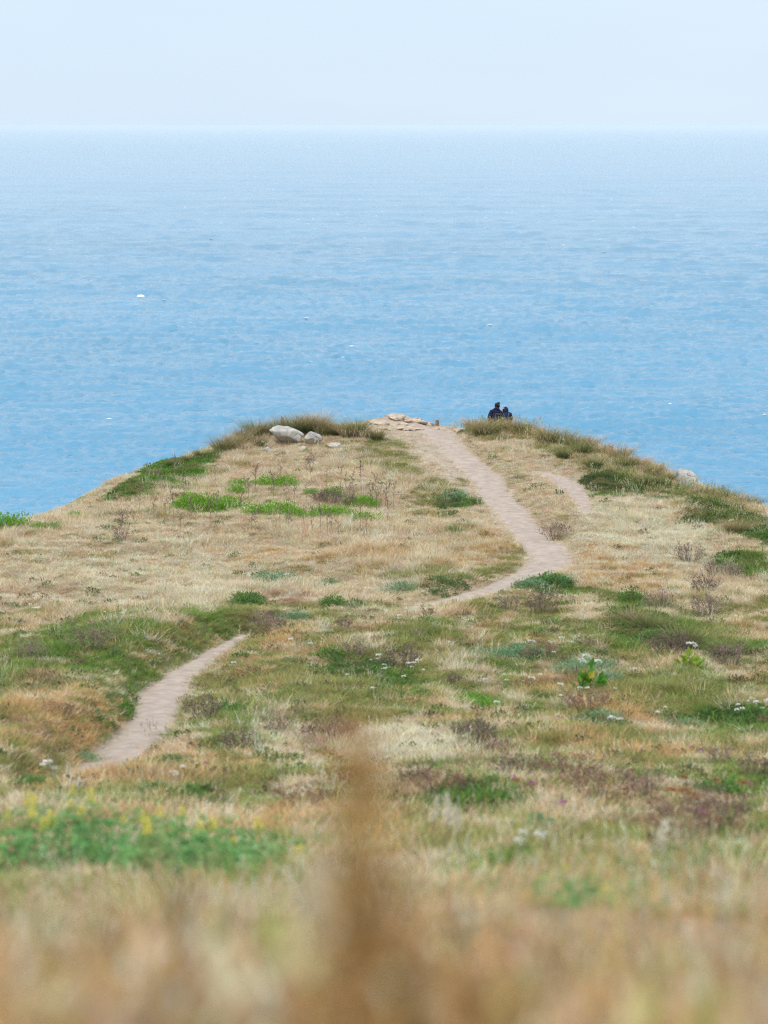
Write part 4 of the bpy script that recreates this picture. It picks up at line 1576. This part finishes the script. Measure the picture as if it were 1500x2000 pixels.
for k, (px, py, lab) in enumerate([(1310, 1622, 'rusty dried umbel, left one of the low cluster'), (1336, 1622, 'orange dried umbel, middle of the low cluster'),
                                   (1350, 1630, 'rusty dried umbel, lowest of the cluster'), (1332, 1582, 'brown dried umbel standing above the cluster, left'),
                                   (1397, 1590, 'tall brown dried umbel on a bare stalk above the cluster'), (1447, 1592, 'yellowish dried umbel at the right of the cluster'),
                                   (1008, 1590, 'rusty dried umbel beside the magenta thistles')]):
    rus(px, py, .9, k, lab)


def plume(seed):
    g = np.random.default_rng(seed)
    v0, f0 = tube([(0, 0, -.03), (.01, .0, .25), (.03, 0, .45)], .005, .003)
    n = 90
    t = g.random(n)
    C = np.stack([.02 + t * .03 + g.normal(0, .018, n) * (1 - t * .6), g.normal(0, .018, n) * (1 - t * .6), .34 + .22 * t], -1)
    v, f = leaves(C, np.tile([.2, 0, 1.0], (n, 1)), .05, .25, seed, .4)
    return mesh_from('stem', v0, f0, [STEM]), mesh_from('plume', v, f, [CREAM])


PL = [plume(760 + k) for k in range(2)]
for k, (px, py, s, lab) in enumerate([(842, 1648, .9, 'cream seed plume standing alone in the lower middle'), (872, 1650, .8, 'cream seed plume, left of the leaning group'),
                                      (884, 1662, 1.0, 'cream seed plume, largest of the leaning group'), (898, 1668, .8, 'cream seed plume, right end of the leaning group'),
                                      (545, 1510, .7, 'faint cream plume in the orange grass left of the brown blur'), (1282, 1715, .8, 'cream plume in the grass at lower right')]):
    x, y, z = ground_hit(px, py + 30)
    r = link('seed_plume', None, None, (x, y, z), k * 1.3, s, label=lab, category='seed plume', group='cream seed plumes')
    link('stem', PL[k % 2][0], r)
    link('plume', PL[k % 2][1], r)

# big leaved plants with white umbels
YLEAF = leaf_mat('yellowing leaves', (.42, .36, .05), trans=.35, vary=.25)
FRL = leaf_mat('fresh broad leaves', (.10, .30, .03), trans=.35, vary=.25)
LIME = leaf_mat('lime green stems', (.30, .42, .06), trans=.35, vary=.2)


def umbel_plant(px, py, s, nheads, lab, lime, seed):
    g = np.random.default_rng(seed)
    x, y, z = ground_hit(px, py)
    r = link('umbel_plant', None, None, (x, y, z), .4, s, label=lab, category='flowering plant', group='white umbel plants')
    C, N = dome_points(60, .20, .18, .26, seed, .4, .3)
    v, f = leaves(C, N + [0, 0, .2], .13, .75, seed, .5)
    link('foliage', mesh_from('foliage', v, f, [FRL if not lime else LIME]), r)
    if not lime:
        C, N = dome_points(16, .22, .2, .22, seed + 3, .8, .2)
        C[:, 0] = -np.abs(C[:, 0])
        v, f = leaves(C, N, .11, .75, seed, .4)
        link('yellow_leaves', mesh_from('yellow_leaves', v, f, [YLEAF]), r, label='yellowing broad leaves on the left')
    for k in range(nheads):
        a, d = g.random() * 6.28, .05 + .12 * g.random()
        h = .36 + .12 * g.random()
        ex, ey = math.cos(a) * d + (.06 if not lime else 0), math.sin(a) * d
        t = tube([(0, 0, 0), (ex * .6, ey * .6, h * .6), (ex, ey, h)], .008, .005)
        st = link('stalk', mesh_from('stalk', t[0], t[1], [LIME]), r)
        hd = link('flower_head', umbel(0, .045, 40, seed + k, WHITE, .45), st, (ex, ey, h))


umbel_plant(1152, 1354, 1.5, 4, 'leafy plant with yellow and deep green leaves under big white umbels', False, 801)
umbel_plant(1348, 1308, 1.25, 3, 'lime green upright plant with white umbels by the dark dead shrub', True, 802)

# yellow lupins near the camera
LUPL = leaf_mat('lupin leaves', (.22, .45, .16), trans=.35, vary=.35)
SPIKE = []
for k in range(3):
    g = np.random.default_rng(820 + k)
    n = 60
    t = g.random(n)
    a = g.random(n) * 6.28
    rr = .022 * (1 - t * .75)
    C = np.stack([rr * np.cos(a), rr * np.sin(a), t * .13], -1)
    D = np.stack([np.cos(a), np.sin(a), np.full(n, .5)], -1)
    v, f = leaves(C, D, .024, .7, 830 + k, .3)
    SPIKE.append(mesh_from('flower_spike', v, f, [YEL]))


def lupin_mesh(seed, rx, ry, h, n):
    g = np.random.default_rng(seed)
    C, N = dome_points(n, rx, ry, h, seed, .5, .4)
    C7 = np.repeat(C, 7, 0)
    a = np.tile(np.arange(7) * 2 * math.pi / 7, n)
    U = np.cross(N, [0.3, .9, .1])
    U /= np.linalg.norm(U, axis=1, keepdims=True)
    W = np.cross(N, U)
    D = np.cos(a)[:, None] * np.repeat(U, 7, 0) + np.sin(a)[:, None] * np.repeat(W, 7, 0) + np.repeat(N, 7, 0) * .35
    v, f = leaves(C7, D, .045, .3, seed, .12)
    return mesh_from('foliage', v, f, [LUPL]), C, N


for (px, py, rx, h, nsp, lab, seed) in [
    (60, 1712, .55, .52, 9, 'lushest yellow lupin bush at the left picture edge', 841),
    (150, 1706, .5, .46, 5, 'yellow lupin bush second from the left edge', 842),
    (250, 1708, .5, .40, 2, 'sparsely flowering lupin bush in the middle of the left clump', 843),
    (335, 1722, .42, .42, 5, 'yellow lupin bush with a pale cluster low at its front', 844),
    (420, 1716, .4, .32, 2, 'low lupin bush toward the right end of the left clump', 845),
    (492, 1712, .42, .32, 8, 'lupin bush at the right end of the left clump with a row of yellow spikes', 846),
    (920, 1730, .32, .26, 4, 'small yellow lupin bush right of the brown blur', 847),
    (1030, 1765, .42, .30, 3, 'blue green lupin bush in the lower right, left of two', 848),
    (1160, 1775, .42, .28, 2, 'blue green lupin bush in the lower right, right of two', 849),
]:
    x, y, z = ground_hit(px, py)
    r = link('lupin_bush', None, None, (x, y, z), 0, (1.25, 1.25, 1.0) if px < 700 else (.7, .7, .5), label=lab, category='lupin bush', group='yellow lupin bushes')
    fm_, C, N = lupin_mesh(seed, rx, rx * .8, h, 230)
    link('foliage', fm_, r)
    g = np.random.default_rng(seed)
    top = np.argsort(-C[:, 2] + g.random(len(C)) * .2)[:nsp * 3:3]
    for k, q in enumerate(top):
        link('flower_spike', SPIKE[k % 3], r, tuple(C[q] * 1.02), g.random() * 6.28, (.5 + .3 * g.random()))

# brown dock standing right in front of the camera, far out of focus
g = np.random.default_rng(900)
DOCK = leaf_mat('brown dock seeds', (.42, .25, .09), trans=.2, vary=.3)
for (x, y, h, lab, seed) in [(-.035, 2.1, 1.16, 'tallest brown dock stalk blurred in front of the camera', 901),
                             (.015, 2.2, .93, 'brown dock stalk blurred just right of the tallest one', 904),
                             (-.085, 2.3, .86, 'brown dock stalk blurred just left of the tallest one', 905),
                             (.075, 2.4, .84, 'lower brown dock stalk blurred farther right of the tallest one', 906),
                             (.15, 2.6, .72, 'shortest brown dock stalk blurred at the bottom, well right of the tallest one', 902),
                             (-.32, 3.0, .58, 'dark brown dock stalk blurred at the lower left', 903)]:
    z = float(Z(np.array([x]), np.array([y]))[0])
    r = link('dock_plant', None, None, (x, y, z), 0, 1, label=lab, category='plant', group='dock stalks near the camera')
    g = np.random.default_rng(seed)
    P = [(0, 0, -.03), (.01, .0, h * .5), (.015, .01, h)]
    t = tube(P, .006, .003, 5)
    link('stalk', mesh_from('stalk', t[0], t[1], [DOCK]), r)
    C = []
    nb = 9 if h > .8 else 5
    for q in range(nb):                                   # side branches, each strung with clusters of seed
        z0, an = h * (.35 + .5 * q / nb), q * 2.4 + g.random()
        ln = h * (.24 - .12 * q / nb) * (.7 + .6 * g.random())
        e = np.array([.012 + math.cos(an) * ln * .55, math.sin(an) * ln * .35, z0 + ln * .85])
        p0 = np.array([.012, .005, z0])
        tb = tube([p0, (p0 + e) / 2 + [0, 0, -.01], e], .003, .002, 4)
        link('branch', mesh_from('branch', tb[0], tb[1], [DOCK]), r)
        for _ in range(34):
            C.append(p0 + (e - p0) * (.25 + .8 * g.random()) + g.normal(0, .010, 3))
    for _ in range(460 if h > 1 else 260 if h > .8 else 120):
        t0 = g.random()
        C.append(np.array([.014, .006, h * (.6 + .42 * t0)]) + g.normal(0, .026 * (1.25 - t0), 3))
    C = np.array(C)
    n = len(C)
    v, f = leaves(C, np.tile([0, 0, 1.0], (n, 1)), .017, .8, seed, .8)
    link('seed_head', mesh_from('seed_head', v, f, [DOCK]), r, kind='stuff')

# ================================================================== the two people on the brow
def skin_obj(name, J, E, mat, parent, root='pelvis', grow=0.0, sub=2):
    """one continuous body: joints J {name: (xyz, radius)} joined by the edges E"""
    names = list(J)
    me = bpy.data.meshes.new(name)
    me.from_pydata([J[n][0] for n in names], [(names.index(a), names.index(b)) for a, b in E], [])
    o = bpy.data.objects.new(name, me)
    COL.objects.link(o)
    o.parent = parent
    md = o.modifiers.new('skin', 'SKIN')
    md.use_smooth_shade = True
    for k, n in enumerate(names):
        sv = me.skin_vertices[0].data[k]
        r = J[n][1]
        r = r if hasattr(r, '__len__') else (r, r)
        sv.radius = (r[0] + grow, r[1] + grow)
        sv.use_root = n == root
    ss = o.modifiers.new('sub', 'SUBSURF')
    ss.levels = ss.render_levels = sub
    me.materials.append(mat)
    return o


SKIN = plain_mat('skin', (.55, .36, .27), .6, .05)
NAVY = plain_mat('navy cotton', (.018, .02, .055), .9, .3, 12, .2, .1)
NAVY2 = plain_mat('blue black cotton', (.018, .028, .075), .9, .3, 12, .2, .1)
DENIM = plain_mat('dark trousers', (.02, .022, .03), .9, .3, 12)
SHOE = plain_mat('dark shoes', (.03, .03, .03), .7, .2)
HAIR = plain_mat('very dark hair', (.014, .008, .016), .6, .4, 30, .5)
REDC = plain_mat('dark red scarf', (.20, .018, .03), .9, .3, 12)
EYE = plain_mat('eyes', (.02, .015, .01), .3, 0)


def fingers(J, E, wrist, palm, tag, curl):
    """palm, four unequal curled fingers and a thumb from the side"""
    w, p = Vector(J[wrist][0]), Vector(palm)
    d = (p - w).normalized()
    side = d.cross(Vector(curl)).normalized()
    cu = side.cross(d).normalized()
    J[tag + 'palm'] = (tuple(p), (.030, .016))
    E.append((wrist, tag + 'palm'))
    for k, ln in enumerate((.070, .080, .075, .058)):
        b = p + d * .035 + side * (.027 - .018 * k)
        m = b + d * ln * .5 + cu * ln * .15
        t = m + d * ln * .3 + cu * ln * .4
        for nm, q, r in (('a', b, .0095), ('b', m, .0085), ('c', t, .007)):
            J[f'{tag}f{k}{nm}'] = (tuple(q), r)
        E += [(tag + 'palm', f'{tag}f{k}a'), (f'{tag}f{k}a', f'{tag}f{k}b'), (f'{tag}f{k}b', f'{tag}f{k}c')]
    b = p - d * .01 + side * .035
    m = b + d * .03 + side * .022
    J[tag + 'ta'], J[tag + 'tb'] = (tuple(b), .011), (tuple(m + d * .02), .009)
    E += [(tag + 'palm', tag + 'ta'), (tag + 'ta', tag + 'tb')]


def person(label, loc, chest, neck, head, yaw, elbows, wrists, palms, curls, top_mat, hooded):
    r = link('person', None, None, loc, 0, 1, label=label, category='person', group='two people sitting on the brow')
    cx, cy, cz = chest
    J = {'pelvis': ((0, 0, .10), (.15, .115)), 'waist': ((cx * .4, cy * .4, .25), (.13, .105)), 'chest': (chest, (.155, .115)),
         'collar': ((cx, cy + .015, cz + .11), (.09, .08)), 'neck': (neck, .052)}
    E = [('pelvis', 'waist'), ('waist', 'chest'), ('chest', 'collar'), ('collar', 'neck')]
    h = Vector(head)
    f = Vector((math.sin(yaw), math.cos(yaw), 0))
    J['jaw'] = (tuple(h + f * .02 - Vector((0, 0, .065))), (.062, .068))
    J['face'] = (tuple(h), (.080, .094))
    J['crown'] = (tuple(h - f * .012 + Vector((0, 0, .07))), (.066, .080))
    J['nose'] = (tuple(h + f * .105 - Vector((0, 0, .02))), (.012, .014))
    E += [('neck', 'jaw'), ('jaw', 'face'), ('face', 'crown'), ('face', 'nose')]
    TOP, TE = {k: J[k] for k in ('waist', 'chest', 'collar')}, [('waist', 'chest'), ('chest', 'collar')]
    TOP['pelvis'] = ((0, 0, .13), (.15, .12))
    TE.append(('pelvis', 'waist'))
    TOP['neck'] = (tuple(Vector(neck) * .8 + Vector(TOP['collar'][0]) * .2), .062)
    TE.append(('collar', 'neck'))
    for k, sg in (('l', -1), ('r', 1)):
        i = 0 if sg < 0 else 1
        J['sh' + k] = ((cx + sg * .165, cy + .01, cz + .075), .060)
        J['el' + k] = (elbows[i], .044)
        J['wr' + k] = (wrists[i], .029)
        E += [('collar', 'sh' + k), ('sh' + k, 'el' + k), ('el' + k, 'wr' + k)]
        for q in ('sh', 'el', 'wr'):
            TOP[q + k] = J[q + k]
        TE += [('collar', 'sh' + k), ('sh' + k, 'el' + k), ('el' + k, 'wr' + k)]
        fingers(J, E, 'wr' + k, palms[i], k, curls[i])
        J['hip' + k] = ((sg * .09, .05, .095), .082)
        J['kn' + k] = ((sg * .12, .44, .30), .058)
        J['an' + k] = ((sg * .11, .60, -.02), .040)
        J['toe' + k] = ((sg * .12, .74, -.05), (.042, .028))
        E += [('pelvis', 'hip' + k), ('hip' + k, 'kn' + k), ('kn' + k, 'an' + k), ('an' + k, 'toe' + k)]
    skin_obj('body', J, E, SKIN, r)
    skin_obj('hooded_top', TOP, TE, top_mat, r, grow=.038)
    LEG = {'pelvis': J['pelvis']}
    LE = []
    for k in 'lr':
        for q in ('hip', 'kn', 'an'):
            LEG[q + k] = J[q + k]
        LE += [('pelvis', 'hip' + k), ('hip' + k, 'kn' + k), ('kn' + k, 'an' + k)]
        S = {'an': J['an' + k], 'toe': J['toe' + k]}
        skin_obj('shoe', S, [('an', 'toe')], SHOE, r, 'an', .016)
    skin_obj('trousers', LEG, LE, DENIM, r, grow=.016)

    def shell(name, mat, rad, cut, lump, drop, seed):
        """cap round the head, open towards the face"""
        bm = bmesh.new()
        bmesh.ops.create_icosphere(bm, subdivisions=4, radius=1)
        kill = []
        for v in bm.verts:
            c = v.co.copy()
            if c.y > cut and c.z < .55:
                kill.append(v)
            n_ = 1 + lump * (float(vnoise(c.x * 3 + seed, c.z * 3 + c.y * 2, seed)) - .5)
            v.co = Vector((c.x * rad[0], c.y * rad[1], c.z * rad[2])) * n_
            if c.z < -.3:
                v.co.z -= drop * (-.3 - c.z)
                v.co.x *= 1 + .35 * drop * 10 * (-.3 - c.z)
        bmesh.ops.delete(bm, geom=kill, context='VERTS')
        me = bpy.data.meshes.new(name)
        bm.to_mesh(me)
        bm.free()
        me.materials.append(mat)
        me.polygons.foreach_set('use_smooth', [True] * len(me.polygons))
        o = link(name, me, r, tuple(h + Vector((0, 0, .012))), -yaw)
        sd = o.modifiers.new('thick', 'SOLIDIFY')
        sd.thickness = .012
        return o
    if hooded:
        shell('hood', top_mat, (.120, .134, .15), .45, .10, .16, 4)
        hr = shell('hair', HAIR, (.092, .104, .112), .35, .1, 0, 2)
    else:
        shell('hair', HAIR, (.112, .124, .116), .30, .40, .0, 6)
        # hood lying on the back and a scarf at the neck
        bm = bmesh.new()
        bmesh.ops.create_icosphere(bm, subdivisions=3, radius=1)
        for v in bm.verts:
            v.co = Vector((v.co.x * .14, v.co.y * .075, v.co.z * .075))
            v.co.z -= .35 * abs(v.co.x)
        me = bpy.data.meshes.new('hood')
        bm.to_mesh(me)
        bm.free()
        me.materials.append(top_mat)
        me.polygons.foreach_set('use_smooth', [True] * len(me.polygons))
        link('hood', me, r, (neck[0] - .01, neck[1] - .085, neck[2] + .015))
        bpy_t = [tuple(Vector(neck) + Vector((math.cos(a) * .075, math.sin(a) * .07, -.012 + .01 * math.sin(3 * a)))) for a in np.linspace(0, 6.283, 17)]
        v_, f_ = tube(bpy_t, .03, .03, 8)
        link('scarf', mesh_from('scarf', v_, f_, [REDC], smooth=True), r)
    for sg in (-1, 1):
        bm = bmesh.new()
        bmesh.ops.create_icosphere(bm, subdivisions=1, radius=.011)
        me = bpy.data.meshes.new('eye')
        bm.to_mesh(me)
        bm.free()
        me.materials.append(EYE)
        sd = Vector((math.cos(yaw), -math.sin(yaw), 0)) * sg
        link('eye', me, r, tuple(h + f * .083 + sd * .032 + Vector((0, 0, .012))))
        v_, f_ = leaves(np.array([tuple(h + sd * .083 - Vector((0, 0, .03)))]), np.array([(0, 0, 1.0)]), .055, .5, 3, .02)
        if not hooded:
            link('ear', mesh_from('ear', v_, f_, [SKIN]), r)
    v_, f_ = tube([tuple(h + f * .088 - Vector((0, 0, .058)) + Vector((math.cos(yaw), -math.sin(yaw), 0)) * q) for q in (-.024, 0, .024)], .005, .005, 5)
    link('mouth', mesh_from('mouth', v_, f_, [REDC]), r)
    return r


sx = [(548 - 750) / 740 * 1.0, (888 - 750) / 740]
_px = (930 + 750 / 15 - 750) / FPX * 97.3 / (math.cos(PITCH) + .045 * math.sin(PITCH))
person('person in a navy hoodie with tousled dark hair, reaching an arm to the hooded companion', (_px + sx[0], 97.3, SEAT_Z),
       (.035, .05, .41), (.075, .08, .60), (.12, .10, .73), R(66), [(-.235, .0, .27), (.20, .12, .375)], [(-.225, .06, .07), (.275, .13, .51)],
       [(-.225, .10, .03), (.305, .13, .555)], [(0, 0, -1), (1, 0, 0)], NAVY, False)
person('person hunched with the hood of a dark blue top up, seen from behind', (_px + sx[1], 97.32, SEAT_Z - .10),
       (0.0, .10, .37), (-.015, .16, .515), (-.02, .20, .605), R(-8), [(-.235, .20, .22), (.235, .20, .20)], [(-.10, .42, .26), (.10, .43, .27)],
       [(-.04, .47, .27), (.05, .48, .25)], [(0, 0, -1), (0, 0, -1)], NAVY2, True)

# ------------------------------------------------------------------ whitecaps
FOAM = plain_mat('sea foam', (.86, .89, .90), .9, .08, 3)
g = np.random.default_rng(97)
cand = np.argwhere((SH > .30) & (np.abs(AA) < .2) & (RR < 2600) & fm)
sel = cand[g.choice(len(cand), min(len(cand), 46), replace=False)].tolist()
far_ = np.argwhere((np.abs(AA) < .2) & (RR > 900) & (RR < 5000))
sel += far_[g.choice(len(far_), 110, replace=False)].tolist()
parts = []
for (i, j) in sel:
    w = g.uniform(.25, .95) * (1 if RR[i, j] < 900 else 1.5)
    n = 16
    a = np.linspace(0, 6.283, n, endpoint=False)
    rr = (.6 + .6 * g.random(n))
    V = np.column_stack([SX[i, j] + np.cos(a) * rr * w, SY[i, j] + np.sin(a) * rr * .35, np.full(n, SH[i, j] + .02)])
    V = np.vstack([V, [[SX[i, j], SY[i, j], SH[i, j] + .11]]])
    parts.append((V, [[k, (k + 1) % n, n] for k in range(n)]))
V, F, T, M = merge(*parts)
link('whitecaps', mesh_from('whitecaps', V, F, [FOAM], smooth=True), kind='stuff')
# the one large breaking crest
t_ = math.tan(PITCH + math.atan((580 - 1000) / FPX))
d_ = CAM_Z / t_
n = 28
a = np.linspace(0, 6.283, n, endpoint=False)
rr = .8 + .35 * g.random(n)
bx = (275 - 750) / FPX * d_
V = np.vstack([np.column_stack([bx + np.cos(a) * rr * 1.05, d_ + np.sin(a) * rr * .5, np.full(n, .1)]),
               np.column_stack([bx + np.cos(a) * rr * .8, d_ + .2 + np.sin(a) * rr * .3, np.full(n, .5)]), [[bx, d_ + .2, .62]]])
F = [[k, (k + 1) % n, n + (k + 1) % n, n + k] for k in range(n)] + [[n + k, n + (k + 1) % n, 2 * n] for k in range(n)]
link('breaking_wave', mesh_from('breaking_wave', V, F, [FOAM], smooth=True), label='single bright white breaking crest on the open sea at the left', category='breaking wave')

# ------------------------------------------------------------------ two far birds
BIRD = plain_mat('grey feathers', (.30, .31, .33), .8, .2)


def bird(label, px, py, d, bank):
    el = math.atan((1000 - py) / FPX) - PITCH
    r = link('seabird', None, None, ((px - 750) / FPX * d, d, CAM_Z + d * math.tan(el)), R(70), 1, label=label, category='bird')
    r.rotation_euler.x = bank
    prof = [(-.26, .01), (-.2, .035), (-.08, .065), (.06, .07), (.16, .045), (.2, .045), (.24, .03), (.29, .008)]
    V, F = [], []
    for q, rad_ in prof:
        for k in range(8):
            V.append((q, math.cos(k * math.pi / 4) * rad_, math.sin(k * math.pi / 4) * rad_))
    for i in range(len(prof) - 1):
        for k in range(8):
            F.append([i * 8 + k, i * 8 + (k + 1) % 8, i * 8 + 8 + (k + 1) % 8, i * 8 + 8 + k])
    link('body', mesh_from('body', V, F, [BIRD], smooth=True), r)
    for sg in (-1, 1):
        V = []
        for (q, z_, x0, x1) in [(.05, .03, -.1, .09), (.25, .14, -.08, .10), (.45, .13, -.10, .05), (.68, .05, -.16, -.12)]:
            V += [(x0, sg * q, z_), (x1, sg * q, z_ + .012), (x0, sg * q, z_ - .012)]
        F = []
        for i in range(3):
            for (u, v) in ((0, 1), (1, 2), (2, 0)):
                F.append([i * 3 + u, i * 3 + v, i * 3 + 3 + v, i * 3 + 3 + u])
        link('wing', mesh_from('wing', V, F, [BIRD]), r)
    vt = [(-.24, -.03, 0), (-.24, .03, 0), (-.4, .07, .005), (-.4, -.07, .005), (-.24, 0, .02), (-.38, 0, .02)]
    link('tail', mesh_from('tail', vt, [[0, 1, 2, 3], [0, 4, 1], [1, 4, 5, 2], [0, 3, 5, 4], [3, 2, 5]], [BIRD]), r)


bird('tiny grey seabird high in the pale sky', 620, 128, 1500, .2)
bird('small seabird gliding low over the distant water below the horizon', 450, 325, 800, -.2)
